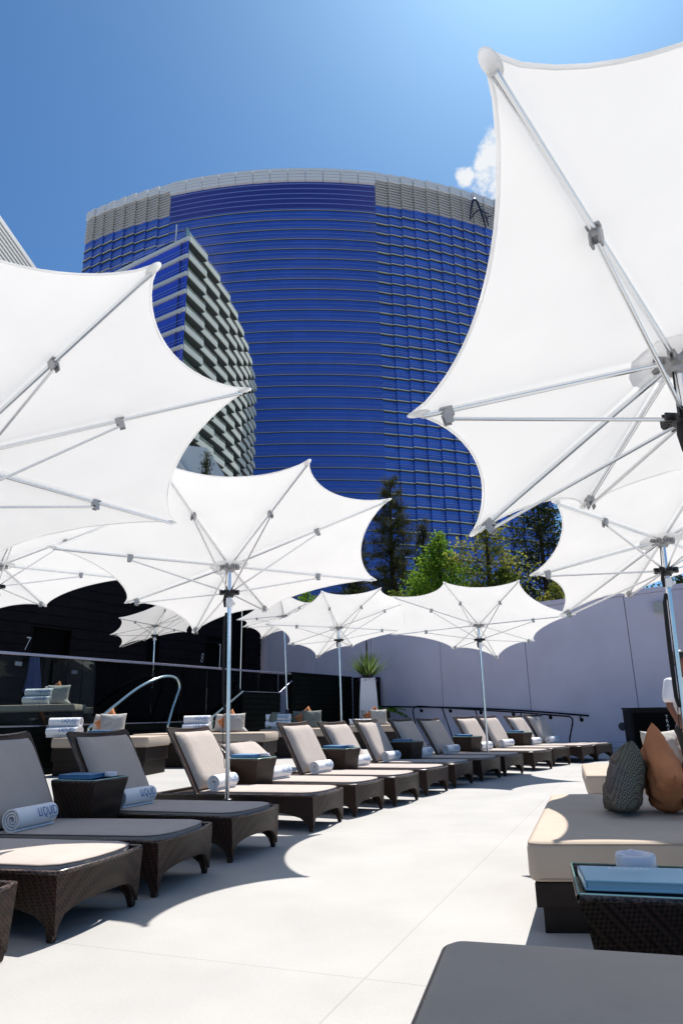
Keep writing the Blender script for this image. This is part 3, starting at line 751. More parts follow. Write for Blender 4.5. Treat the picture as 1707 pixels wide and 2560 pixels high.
def pillow(loc, yaw, tilt, a, th, material, label, roll=0.0, diamond=0.0, seed=1.0, wr=1.0, group='scatter pillows on the daybeds'):
    """standing pillow; local z = face normal, local y = up. loc = its lowest point"""
    vs, fs = pillow_mesh(a, a, th, seed, wr)
    M = Matrix.Rotation(yaw, 4, 'Z') @ Matrix.Rotation(PI / 2 - tilt, 4, 'X') @ Matrix.Rotation(diamond, 4, 'Z')
    vs2 = [M @ Vector(v) for v in vs]; zmin = min(v.z for v in vs2)
    h0 = .17; out = []
    low = [v for v in vs2 if v.z - zmin < h0]; mx_ = sum(v.x for v in low) / len(low); my_ = sum(v.y for v in low) / len(low)
    for v in vs2:      # the weight of the pillow squashes its lowest corner
        z = v.z - zmin; x, y = v.x, v.y
        if z < h0:
            q = 1 - z / h0; x = mx_ + (x - mx_) * (1 + .35 * q); y = my_ + (y - my_) * (1 + .35 * q); z = h0 - (h0 - z) * (.30 if diamond else .62)
        else: z = z
        out.append((x, y, z - (h0 * (.70 if diamond else .38))))
    m = MB(); m.add(out, fs)
    o = m.build('pillow', material, None, smooth=180)
    bm = bmesh.new(); bm.from_mesh(o.data); bmesh.ops.remove_doubles(bm, verts=bm.verts, dist=.0015); bmesh.ops.recalc_face_normals(bm, faces=bm.faces); bm.to_mesh(o.data); bm.free()
    o.data.polygons.foreach_set('use_smooth', [True] * len(o.data.polygons))
    o.location = loc
    return tag(o, label, 'pillow', group)

# ------------------------------------------------------------------ daybeds
def slab_cushion(corners, z0, z1, r, material, parent, name='cushion', dome=.012):
    m = MB(); c = corners
    m.add([(x, y, z0) for x, y in c] + [(x, y, z1) for x, y in c], [(3, 2, 1, 0), (4, 5, 6, 7), (0, 1, 5, 4), (1, 2, 6, 5), (2, 3, 7, 6), (3, 0, 4, 7)])
    o = m.build(name, material, parent)
    bm = bmesh.new(); bm.from_mesh(o.data)
    ve = [e for e in bm.edges if abs(e.verts[0].co.z - e.verts[1].co.z) > .01]
    bmesh.ops.bevel(bm, geom=ve, offset=r * .9, segments=5, profile=.5, affect='EDGES')
    he = [e for e in bm.edges if abs(e.verts[0].co.z - e.verts[1].co.z) < .001 and len(e.link_faces) == 2 and abs(e.link_faces[0].normal.z) + abs(e.link_faces[1].normal.z) > .5 and min(abs(e.link_faces[0].normal.z), abs(e.link_faces[1].normal.z)) < .5]
    bmesh.ops.bevel(bm, geom=he, offset=r * .55, segments=4, profile=.6, affect='EDGES')
    bm.to_mesh(o.data); bm.free()
    cx = sum(p[0] for p in c) / 4; cy = sum(p[1] for p in c) / 4
    for v in o.data.vertices:   # sides belly out a little
        q = (v.co.z - z0) / (z1 - z0); k = .018 * math.sin(PI * min(1, max(0, q)))
        d = Vector((v.co.x - cx, v.co.y - cy)); d.normalize(); v.co.x += d.x * k + .004 * noise.noise(Vector((v.co.x * 5, v.co.y * 5, v.co.z * 9))); v.co.y += d.y * k
    o.data.polygons.foreach_set('use_smooth', [True] * len(o.data.polygons)); o.data.set_sharp_from_angle(angle=R(40))
    return o
def shrink(c, k, bottom=None):
    cx = sum(p[0] for p in c) / 4; cy = sum(p[1] for p in c) / 4
    out = []
    for x, y in c:
        d = Vector((x - cx, y - cy)); L_ = d.length; d.normalize(); out.append((cx + d.x * (L_ - k), cy + d.y * (L_ - k)))
    return out
def daybed(label, corners, ztop_, zbase=0.0, cth=.20, group='cushioned daybeds'):
    c0 = Vector((sum(p[0] for p in corners) / 4, sum(p[1] for p in corners) / 4, zbase))
    root = thing('daybed', label, 'daybed', c0, 0, group)
    loc = [(x - c0.x, y - c0.y) for x, y in corners]
    slab_cushion(loc, ztop_ - zbase - cth, ztop_ - zbase, .07, 'bed_cream', root)
    pth = []
    n_ = 4
    for i in range(4):
        p0, p1, p2 = Vector(loc[i - 1]), Vector(loc[i]), Vector(loc[(i + 1) % 4]); q = .075
        a_ = p1 + (p0 - p1).normalized() * q; b_ = p1 + (p2 - p1).normalized() * q
        for j in range(7): u = j / 6; pth.append(a_ * (1 - u) ** 2 + p1 * 2 * u * (1 - u) + b_ * u * u)
    pth.append(pth[0])
    for zz, nm_ in ((ztop_ - zbase - .016, 'top'), (ztop_ - zbase - cth + .02, 'low')):
        pm_ = MB(); pm_.tube([(p.x * .9985, p.y * .9985, zz) for p in pth], .006, 6, False); pm_.build('piping', 'bed_piping', root, smooth=60)
    zt = ztop_ - zbase - cth - .004; st = zt * .52
    b = MB(); b.prism(shrink(loc, .035), st, zt); fr_ = b.build('base', 'dark_wood', root, bevel=.004)
    b2 = MB(); b2.prism(shrink(loc, .085), .0, st - .002); b2.build('plinth', 'dark_wood', root, bevel=.004)
    return root
R1 = [(.965, 3.985), (2.95, 3.80), (3.75, 5.95), (1.72, 6.10)]
daybed('near cream daybed at right with stepped dark base, carrying the grey and orange pillows', R1, .45)
daybed('far cream daybed at right, only a tan corner showing behind the grey pillow', [(2.56, 7.70), (4.6, 7.45), (5.2, 9.1), (3.05, 9.3)], .45)
R0 = [(.305, 2.41), (1.85, 1.99), (1.43, .45), (-.13, .86)]
daybed('taupe daybed in the bottom right corner, close to the camera, in shade', R0, .45)
daybed('cream daybed behind the two nearest loungers, carrying the biggest stack of towels', [(-6.05, 14.55), (-3.95, 14.15), (-3.75, 15.2), (-5.75, 15.75)], .74)
daybed('long cream daybed behind the chrome parasol pole, in front of the curved pale tube rail', [(-5.0, 16.55), (-1.82, 15.9), (-1.6, 16.95), (-4.6, 17.45)], .735)
daybed('shaded daybed in front of the black slatted wall with grey green pillows', [(-2.35, 19.25), (-.38, 19.1), (-.2, 20.3), (-1.95, 20.6)], .735)
daybed('cream daybed in front of the white yucca planter', [(.05, 23.25), (1.66, 23.1), (1.85, 24.2), (.2, 24.4)], .72)
daybed('upper terrace daybed behind the glass at the left edge, in sun', [(-9.4, 17.3), (-6.5, 16.8), (-6.7, 18.1), (-9.2, 18.5)], 1.452, .97, .17)
daybed('dim upper terrace daybed behind the glass, under the small grey parasol', [(-7.7, 20.3), (-5.08, 19.9), (-5.0, 21.1), (-7.5, 21.4)], 1.41, .97, .17)
daybed('dim upper terrace daybed behind the glass near the number 8', [(-4.9, 21.2), (-3.5, 21.0), (-3.6, 22.2), (-4.8, 22.4)], 1.45, .97, .17)
# pillows on the near daybed
pillow((1.90, 4.95, .44), R(66), R(-17), .24, .118, 'grey_weave', 'charcoal woven pillow, leftmost of the trio on the near daybed', seed=3, wr=1.2, diamond=-.42)
pillow((2.155, 4.93, .445), R(79), R(2), .25, .10, 'orange_linen', 'burnt orange pillow standing between the two grey ones on the near daybed', seed=8, wr=2.4, diamond=PI / 4 - .06)
pillow((2.38, 4.84, .445), R(66), R(12), .225, .10, 'grey_weave', 'charcoal woven pillow at the right edge, right of the orange one on the near daybed', seed=5, wr=.6)
pillow((3.98, 8.05, .45), R(75), R(5), .27, .11, 'orange_linen', 'sunlit orange pillow at the right edge on the far daybed', seed=4, wr=1.6, diamond=.25)
pillow((3.62, 8.15, .45), R(20), R(12), .25, .10, 'grey_linen', 'pale grey pillow on the far daybed beside the sunlit orange one', seed=6)
def bed_set(x, y, z, rz, who, mats=('grey_linen', 'orange_linen', 'grey_linen'), s=1.0, towels=3, tx=-.75):
    """grey pillow in front, orange corner peeking up, grey one behind, a pyramid of towels to their left"""
    ca, sa = math.cos(rz), math.sin(rz)
    P = lambda u, v, w=0: (x + u * ca - v * sa, y + u * sa + v * ca, z + w)
    pillow(P(.12, 0), rz + .25, R(14), .255 * s, .10, mats[0], 'grey front pillow on the ' + who, seed=x, group='scatter pillows on the daybeds')
    pillow(P(-.06, .22), rz - .1, R(8), .235 * s, .09, mats[1], 'orange pillow with its corner up on the ' + who, diamond=PI / 4 - .15, seed=y)
    pillow(P(-.24, .32), rz - .3, R(12), .25 * s, .09, mats[2], 'rear grey pillow behind orange one on the ' + who, seed=x + y)
    if towels:
        r_ = .083 * 1.30; sc = (1.30, 1.55 * s, 1.30)
        if towels == 3:
            towel(P(tx - .02, -.22, r_), rz - PI / 2, 'lower front towel of the pyramid on the ' + who, 'stacked towels on the daybeds', sc)
            towel(P(tx - .06, -.22 + 2 * r_, r_), rz - PI / 2 - .04, 'lower rear towel of the pyramid on the ' + who, 'stacked towels on the daybeds', sc)
            towel(P(tx - .03, -.22 + r_, r_ * 2.72), rz - PI / 2 + .03, 'top towel of the pyramid on the ' + who, 'stacked towels on the daybeds', sc)
        else:
            towel(P(tx, -.2, r_), rz - PI / 2, 'single rolled towel on the ' + who, 'stacked towels on the daybeds', sc)
bed_set(-5.02, 14.85, .745, -.1, 'daybed behind the two nearest loungers', s=1.06, tx=-.83)
bed_set(-2.75, 16.75, .74, -.12, 'daybed behind the chrome parasol pole', tx=-.72, s=1.0)
bed_set(-1.05, 19.75, .74, -.05, 'daybed in front of the black slatted wall', ('green_grey_linen', 'orange_linen', 'green_grey_linen'), s=1.1, tx=-.78)
bed_set(1.02, 23.8, .725, -.05, 'daybed in front of the white planter', s=1.15, towels=1, tx=-.5)
bed_set(-7.35, 17.55, 1.457, -.1, 'upper terrace daybed at the left edge', s=1.1, tx=-.28)
bed_set(-6.05, 20.7, 1.415, -.1, 'upper terrace daybed under the grey parasol', ('green_grey_linen', 'orange_linen', 'green_grey_linen'), s=1.1, tx=-.05)
bed_set(-4.3, 21.8, 1.455, -.1, 'upper terrace daybed near the number 8', ('green_grey_linen', 'orange_linen', 'green_grey_linen'), s=1.1, towels=0)
pillow((-1.98, 19.75, .74), R(70), R(-16), .27, .11, 'green_grey_linen', 'grey green pillow leaning alone at the left end of the shaded daybed', seed=2)
# right foreground table with a book and ashtray
rt = thing('side_table', 'black wicker table with glass top in the right foreground, between the two near daybeds', 'side table', (1.135, 2.865, 0), -.26, 'wicker side tables by the daybeds')
table_mesh(rt, .525, .488)
def rtp(u, v, z): a = -.26; return (1.135 + u * math.cos(a) - v * math.sin(a), 2.865 + u * math.sin(a) + v * math.cos(a), z)
bb = thing('menu_book', 'large blue menu book with painted sky sheen on the glass table in the right foreground', 'book', rtp(.06, -.10, .505), -.22, 'blue menu books on tables')
book_mesh(bb, .60, .24, .036)
for c_ in bb.children: c_.data.materials[0] = MATS['book_sky_sheen']
lt = MB(); tv, tf = text_data('LIQUID', .045)
lt.add([(x - .20, y - .0, .0508) for x, y, z in tv], tf); lt.build('embossed_name', 'ash_glass', bb)
al = thing('ashtray', 'round pale lavender ashtray on the glass table in the right foreground', 'ashtray', rtp(-.01, .165, .505), .9, 'ashtrays on tables'); ash_mesh(al, .078)
# small tables with books behind the loungers
def small_table(x, y, z0, h, w, a, lab, lab2, sun=True):
    t_ = dup(tb0, (x, y, z0), a, lab, 'small wicker tables by the daybeds', (w / .44, w / .44, h / TBZ))
    dup(bk0, (x - .04, y, z0 + h + .02), a + .1, lab2, None, (1.25, 1.25, 1))
small_table(-4.55, 13.25, 0, .84, .5, -.1, 'dark table behind the second nearest lounger back, carrying a blue book', 'blue book just above the second nearest lounger back')
small_table(-2.92, 18.0, 0, .84, .5, -.1, 'dark table right of the pillows on the daybed behind the chrome pole', 'blue book beside the chrome parasol pole, behind it')
small_table(-.84, 21.2, 0, .86, .5, -.1, 'dark table right of the shaded daybed with grey green pillows', 'pale blue book on the table right of the shaded daybed')
small_table(-3.55, 22.9, .97, .95, .5, -.1, 'dark tall table on the terrace behind the glass near the number 8', 'blue book on the terrace table behind the glass')

# ------------------------------------------------------------------ stucco wall at the back right
ZW = 4.62
wl = thing('stucco_wall', 'tall lavender grey stucco wall with thin vertical joints behind the loungers', 'wall', wp(0))
def rel(o, p): return Vector(p) - o.location
jt = [-9, -7.6, -4.15, -.69, 2.79, 6.27, 9.63, 12.77, 15.89, 17.2]
bk = MB(); bk.seg(rel(wl, wp(17.2))[:2], rel(wl, wp(-9))[:2], 0, ZW - .16, .03, .3); bk.build('backing', 'joint_dark', wl)
for a, b in zip(jt[:-1], jt[1:]):
    m = MB(); m.seg(rel(wl, wp(b - .012))[:2], rel(wl, wp(a + .012))[:2], .16, (ZW if a < 6 else 5.4) - .16, 0, .06); m.build('panel', 'stucco_lavender', wl)
m = MB(); m.seg(rel(wl, wp(6.26))[:2], rel(wl, wp(-9))[:2], ZW - .15, ZW, -.03, .34); m.build('coping', 'stucco_lavender', wl, bevel=.01)
m = MB(); m.seg(rel(wl, wp(17.2))[:2], rel(wl, wp(6.27))[:2], 5.25, 5.4, -.03, .34); m.build('coping', 'stucco_lavender', wl, bevel=.01)
m = MB(); m.seg(rel(wl, wp(17.2))[:2], rel(wl, wp(6.28))[:2], ZW - .2, 5.24, .061, .29); m.build('backing', 'joint_dark', wl)
m = MB(); m.seg(rel(wl, wp(17.2))[:2], rel(wl, wp(-9))[:2], 0, .15, -.05, .06); m.build('kerb', 'stucco_lavender', wl, bevel=.01)
# hand rail on the wall
hr = thing('hand_rail', 'black wall mounted hand rail with round rosettes on the lavender wall', 'hand rail', (0, 0, 0))
m = MB(); m.tube([(7.53, 21.78, .92), (6.6, 22.63, 1.03), (5.82, 23.34, 1.11), (4.7, 24.37, 1.2), (3.46, 25.5, 1.27), (1.94, 26.9, 1.33), (1.0, 27.72, 1.36)], .026, 10); m.build('rail', 'rail_black', hr, smooth=60)
for p in [(1.94, 27.01, 1.20), (2.85, 26.17, 1.16), (3.8, 25.3, 1.13), (4.73, 24.45, 1.06), (5.65, 23.61, .98), (6.62, 22.72, .88), (7.38, 22.03, .80)]:
    m = MB(); Q = Matrix.Translation(Vector(p)) @ WN.to_track_quat('Z', 'Y').to_matrix().to_4x4()
    m.lathe([(.055, -.02), (.06, 0), (.055, .02), (.014, .025), (.014, .07)], (0, 0, 0), 16, Q)
    e = Vector(p) + WN * .085; m.tube([e - WN * .02, e, e + Vector((0, 0, .12))], .012, 6); m.build('bracket', 'rail_black', hr, smooth=40)
rr_ = thing('ramp_rail', 'black bent tube rail of the ramp in front of the lavender wall, with sloping posts', 'hand rail', (0, 0, 0))
m = MB(); m.tube([(6.59, 21.02, 0), (6.62, 20.99, .3), (6.72, 20.89, .72), (6.73, 20.89, .85), (6.66, 20.95, .92), (6.4, 21.2, .945), (5.49, 22.02, 1.05), (4.29, 23.12, 1.16), (3.32, 24.01, 1.25), (2.62, 24.65, 1.315), (2.48, 24.77, 1.3), (2.42, 24.83, 1.24), (2.40, 24.85, 1.12), (2.45, 24.8, .78), (2.5, 24.76, .0)], .024, 8); m.build('rail', 'rail_black', rr_, smooth=60)
for a, b in (((3.32, 24.01, 1.25), (3.66, 23.70, .0)), ((4.29, 23.12, 1.16), (4.5, 22.93, 0)), ((5.49, 22.02, 1.05), (5.6, 21.92, 0))):
    m = MB(); m.tube([a, b], .02, 8); m.build('post', 'rail_black', rr_, smooth=60)
# fixtures on the wall
sc = thing('wall_lamp', 'unlit beige box lamp high on the lavender wall near the right edge', 'wall lamp', wp(-1.74, 0, 3.99))
m = MB(); q0 = [rel(sc, wp(-1.60, .003, 3.99)), rel(sc, wp(-1.88, .003, 3.99))]; m.seg(q0[1][:2], q0[0][:2], -.17, .17, 0, .22); m.build('housing', 'sconce_beige', sc, bevel=.01)
m = MB(); m.seg(q0[1][:2], q0[0][:2], -.19, -.172, .02, .20); m.build('lens', 'page_white', sc)
sp = thing('wall_speaker', 'round dark speaker low on the wall, left of the square outlet', 'speaker', wp(-.14, 0, .60))
for nm, prof, mt in (('ring', [(.11, 0), (.12, .012), (.10, .03), (.085, .03)], 'joint_dark'), ('grille', [(.084, .01), (.084, .026), (.02, .03)], 'dark_metal')):
    m = MB(); m.lathe(prof, (0, 0, 0), 20, WN.to_track_quat('Z', 'Y').to_matrix().to_4x4()); m.build(nm, mt, sp, smooth=40)
ou = thing('wall_outlet', 'small square dark outlet low on the wall beside the black trash cabinet', 'outlet', wp(-.36, 0, .60))
m = MB(); a, b = rel(ou, wp(-.27, .002, .6)), rel(ou, wp(-.45, .002, .6)); m.seg(b[:2], a[:2], -.11, .11, 0, .03); m.build('frame', 'rail_black', ou, bevel=.005)
m = MB(); a, b = rel(ou, wp(-.31, .034, .6)), rel(ou, wp(-.41, .034, .6)); m.seg(b[:2], a[:2], -.06, .06, 0, .006); m.build('plate', 'rail_cap', ou)
# trash cabinet
TA, TBp = Vector((7.42, 18.35, 0)), Vector((8.54, 18.25, 0))
tr = thing('trash_cabinet', 'black trash cabinet lettered TRASH against the lavender wall', 'trash bin', TA)
b_ = TBp - TA; m = MB(); m.seg((0, 0), b_[:2], .04, 1.09, 0, .62); m.build('body', 'rail_black', tr, bevel=.008)
m = MB(); m.seg((-.02, -.02), (b_ + Vector((.02, -.02, 0)))[:2], 1.092, 1.135, 0, .66); m.build('top', 'rail_black', tr, bevel=.008)
m = MB(); m.seg((b_ * .06)[:2], (b_ * .94)[:2], .1, 1.0, -.018, -.002); m.build('door', 'black_void', tr, bevel=.004)
m = MB(); m.seg((.03, .02), (b_ - Vector((.03, -.02, 0)))[:2], 0, .038, 0, .55); m.build('plinth', 'black_void', tr)
m = MB(); ux = b_.normalized()
for i, chr_ in enumerate('TRASH'):
    tv, tf = text_data(chr_, .115); wx = max(v[0] for v in tv)
    o_ = b_ * .80 + Vector((0, -.021, .86 - i * .105))
    m.add([o_ + ux * (x - wx / 2) + Vector((0, 0, y)) + Vector((0, 0, 0)) + Vector((ux.y, -ux.x, 0)) * .004 for x, y, z in tv], tf)
m.build('lettering', 'sign_white', tr)

# ------------------------------------------------------------------ black slatted walls and the glass balustrade
def slat_wall(name, label, a, b, z0, z1, th=.25, step=.16, m='slat_green_black'):
    root = thing(name, label, 'wall', (a[0], a[1], 0))
    A = Vector((0, 0)); B = Vector((b[0] - a[0], b[1] - a[1]))
    c = MB(); c.seg(A, B, z0, z1 - .03, .03, th); c.build('core', 'black_void', root)
    s = MB(); z = z0 + .01
    while z < z1 - .05:
        s.seg(A, B, z, min(z + step - .022, z1 - .035), 0, .028); z += step
    s.build('slats', m, root)
    k = MB(); k.seg(A, B, z1 - .03, z1, -.015, th + .02); k.build('cap', m, root)
    return root
slat_wall('retaining_wall', 'low black slatted wall under the glass, behind the cream daybeds', gp(-9), gp(8.1), 0, .965)
slat_wall('retaining_wall', 'black slatted wall at mid height under the last glass panels', gp(8.13), gp(10.18), 0, 1.795)
slat_wall('slatted_wall', 'highest black slatted wall beyond the end of the glass', gp(10.9), gp(15.2), 0, 2.49)
slat_wall('slatted_wall', 'black louvred screen beside the white planter, right of the highest slatted wall', gp(15.25, .02), (1.40, 27.25), 0, 2.46, .25, .11)
gb = thing('glass_balustrade', 'long frameless glass balustrade with a lavender metal cap along the upper terrace', 'balustrade', gp(0))
def gr(s, off, z): return rel(gb, gp(s, off, z))
ss = [-7.6, -6.5, -5.4, -4.3, -3.2, -2.1, -1.0, .06, 1.13, 2.17, 3.26, 4.4, 5.5, 6.55]
for a, b in zip(ss[:-1], ss[1:]):
    m = MB(); m.seg(gr(a + .008, -.06, 0)[:2], gr(b - .008, -.06, 0)[:2], .955, 2.39, -.006, .006); m.build('glass_panel', 'clear_glass', gb)
for a, b, z in ((6.55, 8.09, 1.1), (8.13, 9.05, 1.81), (9.06, 10.12, 1.81)):
    m = MB(); m.seg(gr(a + .008, -.06, 0)[:2], gr(b - .008, -.06, 0)[:2], z, 2.39, -.006, .006); m.build('glass_panel', 'clear_glass', gb)
m = MB(); v = [gr(10.14, -.06, 1.81), gr(10.86, -.06, 2.2), gr(10.86, -.06, 2.39), gr(10.14, -.06, 2.39)]; nn = Vector((GN.x, GN.y, 0)) * .006
m.add([p + nn for p in v] + [p - nn for p in v], [(0, 1, 2, 3), (7, 6, 5, 4), (0, 4, 5, 1), (1, 5, 6, 2), (2, 6, 7, 3), (3, 7, 4, 0)]); m.build('glass_panel', 'clear_glass', gb)
m = MB(); m.seg(gr(-7.6, -.06, 0)[:2], gr(10.9, -.06, 0)[:2], 2.40, 2.455, -.03, .03); m.build('top_rail', 'rail_cap', gb, bevel=.01)
m = MB(); m.seg(gr(-7.6, -.03, 0)[:2], gr(6.55, -.03, 0)[:2], .967, .99, -.05, .05); m.build('base_channel', 'rail_cap', gb)
m = MB(); m.tube([gr(10.14, -.02, 1.80), gr(10.88, -.02, 2.2)], .022, 8); m.tube([gr(8.13, -.02, 1.80), gr(10.14, -.02, 1.80)], .01, 6); m.build('edge_trim', 'rail_cap', gb, smooth=60)
th_ = thing('tube_rail', 'pale green curved tube rail looping up in front of the glass', 'hand rail', (0, 0, 0))
pts = [Vector(p) for p in [(-5.68, 15.6, .90), (-5.62, 15.7, .97), (-5.46, 16.0, 1.22), (-5.27, 16.34, 1.47), (-5.04, 16.77, 1.76), (-4.82, 17.16, 1.96), (-4.63, 17.53, 2.08), (-4.5, 17.75, 2.11), (-4.4, 17.92, 2.09), (-4.34, 18.05, 2.01), (-4.31, 18.12, 1.85), (-4.35, 18.04, 1.63), (-4.42, 17.9, 1.28), (-4.48, 17.8, .90)]]
m = MB(); sm = []
for i in range(len(pts) - 1):
    p0, p1, p2, p3 = pts[max(i - 1, 0)], pts[i], pts[i + 1], pts[min(i + 2, len(pts) - 1)]
    for k in range(4):
        u = k / 4; sm.append(.5 * ((2 * p1) + (p2 - p0) * u + (2 * p0 - 5 * p1 + 4 * p2 - p3) * u * u + (3 * p1 - p0 - 3 * p2 + p3) * u ** 3))
sm.append(pts[-1]); m.tube(sm, .033, 12); m.build('tube', 'tube_pale', th_, smooth=60)
for p in (pts[0], pts[-1]):
    m = MB(); m.tube([(p.x, p.y, 0), (p.x, p.y, .88), (p.x, p.y, .905)], [.03, .03, .033], 10); m.build('foot_post', 'tube_pale', th_, smooth=60)
th2 = thing('tube_rail', 'short straight pale tube rail rising beside the chrome parasol pole', 'hand rail', (0, 0, 0))
m = MB(); m.tube([(-3.72, 19.6, 1.07), (-3.38, 20.24, 1.44), (-3.05, 20.85, 1.80)], .032, 10); m.build('tube', 'tube_pale', th2, smooth=60)
m = MB(); m.tube([(-3.70, 19.64, 0), (-3.70, 19.64, 1.08)], .025, 8); m.build('foot_post', 'tube_pale', th2, smooth=60)

# ------------------------------------------------------------------ cabana front
cb = thing('cabana', 'long black plank cabana front with numbered doorways behind the glass', 'cabana', fp(0))
def fr2(s, back, z): return rel(cb, fp(s, back, z))
S0, S1, ZC = -22.0, -.35, 6.3
doors = [(-12.56, -11.10, 3.9), (-7.68, -7.01, 6.3), (-4.29, -3.05, 4.08), (-2.94, -1.56, 6.3), (-20.5, -19.0, 3.9)]
m = MB(); z = .98; k = 0; step = .335
while z < ZC - .02:
    cuts = sorted([(a, b) for a, b, zt in doors if zt > z + .05]); cur = S0
    for a, b in cuts + [(S1, S1)]:
        if a - cur > .02:
            off = .004 * ((k * 7) % 3); x = cur
            while x < a - .01:
                nx = min(a, x + 3.1 + ((k * 13 + int(x * 10)) % 5) * .35)
                if a - nx < .5: nx = a
                m.seg(fr2(x + .004, off, 0)[:2], fr2(nx - .004, off, 0)[:2], z, z + step - .022, 0, .04); x = nx
        cur = max(cur, b)
    z += step; k += 1
m.build('planks', 'cabana_plank', cb)
m = MB(); 
cur = S0
for a, b, zt in sorted(doors) + [(S1, S1, 0)]:
    if a > cur: m.seg(fr2(cur, .06, 0)[:2], fr2(a, .06, 0)[:2], .97, ZC, 0, .15)
    if b > a and zt < ZC: m.seg(fr2(a, .06, 0)[:2], fr2(b, .06, 0)[:2], zt, ZC, 0, .15)
    cur = b
m.build('front_wall', 'black_void', cb)
m = MB(); m.seg(fr2(S0, 2.5, 0)[:2], fr2(S1, 2.5, 0)[:2], .97, ZC, 0, .2); m.seg(fr2(S0, 0.05, 0)[:2], fr2(S1, .05, 0)[:2], ZC + .004, ZC + .2, -.1, 2.8)
m.build('roof', 'cabana_plank', cb)
for a, b, zt in doors:
    m = MB()
    m.seg(fr2(a - .06, 0, 0)[:2], fr2(a, 0, 0)[:2], .98, zt, -.012, .2); m.seg(fr2(b, 0, 0)[:2], fr2(b + .06, 0, 0)[:2], .98, zt, -.012, .2)
    if zt < ZC: m.seg(fr2(a - .06, 0, 0)[:2], fr2(b + .06, 0, 0)[:2], zt + .003, zt + .06, -.012, .2)
    dr = m.build('doorway', 'cabana_plank', cb)
    c_ = MB(); c_.seg(fr2(a, .25, 0)[:2], fr2(b, .25, 0)[:2], .98, zt - .01, 0, .03); c_.build('unlit_interior', 'black_void', dr)  # flat black sheet painted as the dark inside of the cabana
for chr_, s_, z_, size in (('7', -12.85, 3.14, .62), ('8', -4.63, 3.22, .56)):
    tv, tf = text_data(chr_, size, .25, -.012); m = MB(); fu3 = Vector((FU.x, FU.y, 0)); o_ = fr2(s_, -.03, z_)
    # thin italic numeral
    m.add([o_ + fu3 * (x * .62) + Vector((0, 0, y * 1.0)) for x, y, z in tv], tf); m.build('numeral', 'sign_white', cb)
for s_, z_ in ((-12.95, 2.73), (-10.85, 2.57), (-4.6, 2.83)):
    m = MB(); m.seg(fr2(s_ - .12, -.03, 0)[:2], fr2(s_ + .12, -.03, 0)[:2], z_ - .06, z_ + .06, 0, .012); m.build('switch_plate', 'rail_cap', cb)
# blue robe hanging beside door 7
rb = MB(); vs = []; fs = []
for i in range(15):
    z_ = 2.95 - 1.1 * i / 14
    for j in range(9):
        u = j / 8 - .5; w_ = (.16 + .14 * (i / 14))
        p = fp(-12.45 + u * w_ * 2.2, -.12 - .05 * math.sin(j * 2.2 + i * .2), z_ + .08 * (abs(u) * (i == 14) * 2)); vs.append(p - fp(-12.45, -.1, 2.95))
for i in range(14):
    for j in range(8): q = i * 9 + j; fs.append((q, q + 1, q + 10, q + 9))
rb.add(vs, fs); n0 = len(rb.v)
rb.add([Vector(v) + Vector(FB) * .05 for v in vs], [tuple(reversed(f)) for f in fs])
o = rb.build('hanging_robe', 'robe_blue', None, smooth=180); o.location = fp(-12.45, -.1, 2.95); tag(o, 'blue robe hanging beside the doorway numbered 7', 'robe')

# ------------------------------------------------------------------ planter, plants
pt = thing('planter', 'tall white tapered planter with a spiky yucca', 'planter', (.85, 25.2, 0))
m = MB(); m.box((0, 0, .47), (.42, .42, .47)); m.build('plinth', 'dark_wood', pt, bevel=.01)
m = MB(); vs = []; prof = [(.33, .943), (.335, .96), (.325, 1.3), (.30, 1.8), (.27, 2.2), (.265, 2.33), (.235, 2.33), (.23, 2.22)]
for r, z in prof: vs += [(-r, -r, z), (r, -r, z), (r, r, z), (-r, r, z)]
fs = [(3, 2, 1, 0)] + [(a * 4 + q, a * 4 + (q + 1) % 4, a * 4 + 4 + (q + 1) % 4, a * 4 + 4 + q) for a in range(len(prof) - 1) for q in range(4)] + [tuple(len(prof) * 4 - 4 + q for q in range(4))]
m.add(vs, fs); m.build('pot', 'pot_white', pt, bevel=.02, segs=3)
yu = thing('yucca', 'spiky green yucca with purple flowers in the white planter', 'plant', (.85, 25.2, 2.22))
def blade(m, base, d, L_, w, droop, n=6):
    d = Vector(d).normalized(); side = d.cross(Vector((0, 0, 1)))
    side = side.normalized() if side.length > .01 else Vector((1, 0, 0)); vs = []; fs = []
    for i in range(n + 1):
        q = i / n; p = Vector(base) + d * L_ * q - Vector((0, 0, 1)) * droop * L_ * q * q; ww = w * (1 - q) ** .7 * (1 if i else .6)
        vs += [p - side * ww, p + side * ww + Vector((0, 0, .004))]
    for i in range(n): fs.append((2 * i, 2 * i + 1, 2 * i + 3, 2 * i + 2))
    m.add(vs, fs)
m = MB(); rnd = random.Random(3)
for k in range(150):
    a = rnd.uniform(0, 2 * PI); e = math.acos(rnd.uniform(.42, 1)); L_ = rnd.uniform(.85, 1.25)
    blade(m, (.05 * math.cos(a), .05 * math.sin(a), .1), (math.sin(e) * math.cos(a), math.sin(e) * math.sin(a), math.cos(e)), L_, .034, .10 * math.sin(e))
m.build('leaves', 'yucca_leaf', yu)
m = MB(); m.tube([(0, 0, -.1), (0, 0, .3), (-.02, 0, 1.55)], [.06, .05, .02], 8); 
for k in range(26): a = k * 2.4; z_ = .95 + .03 * k; blade(m, (-.015, 0, z_), (math.cos(a), math.sin(a), .4), .12, .02, .1, 3)
m.build('flower_stalk', 'bark', yu)
m = MB()
for k in range(150):
    a = rnd.uniform(0, 2 * PI); r = rnd.uniform(.12, .42); p = (r * math.cos(a), r * math.sin(a), .1 + rnd.uniform(-.08, .16) - (r > .3) * .05); blade(m, p, (rnd.uniform(-1, 1), rnd.uniform(-1, 1), rnd.uniform(0, 1)), .09, .03, .1, 2)
m.build('flowers', 'flower_purple', yu)
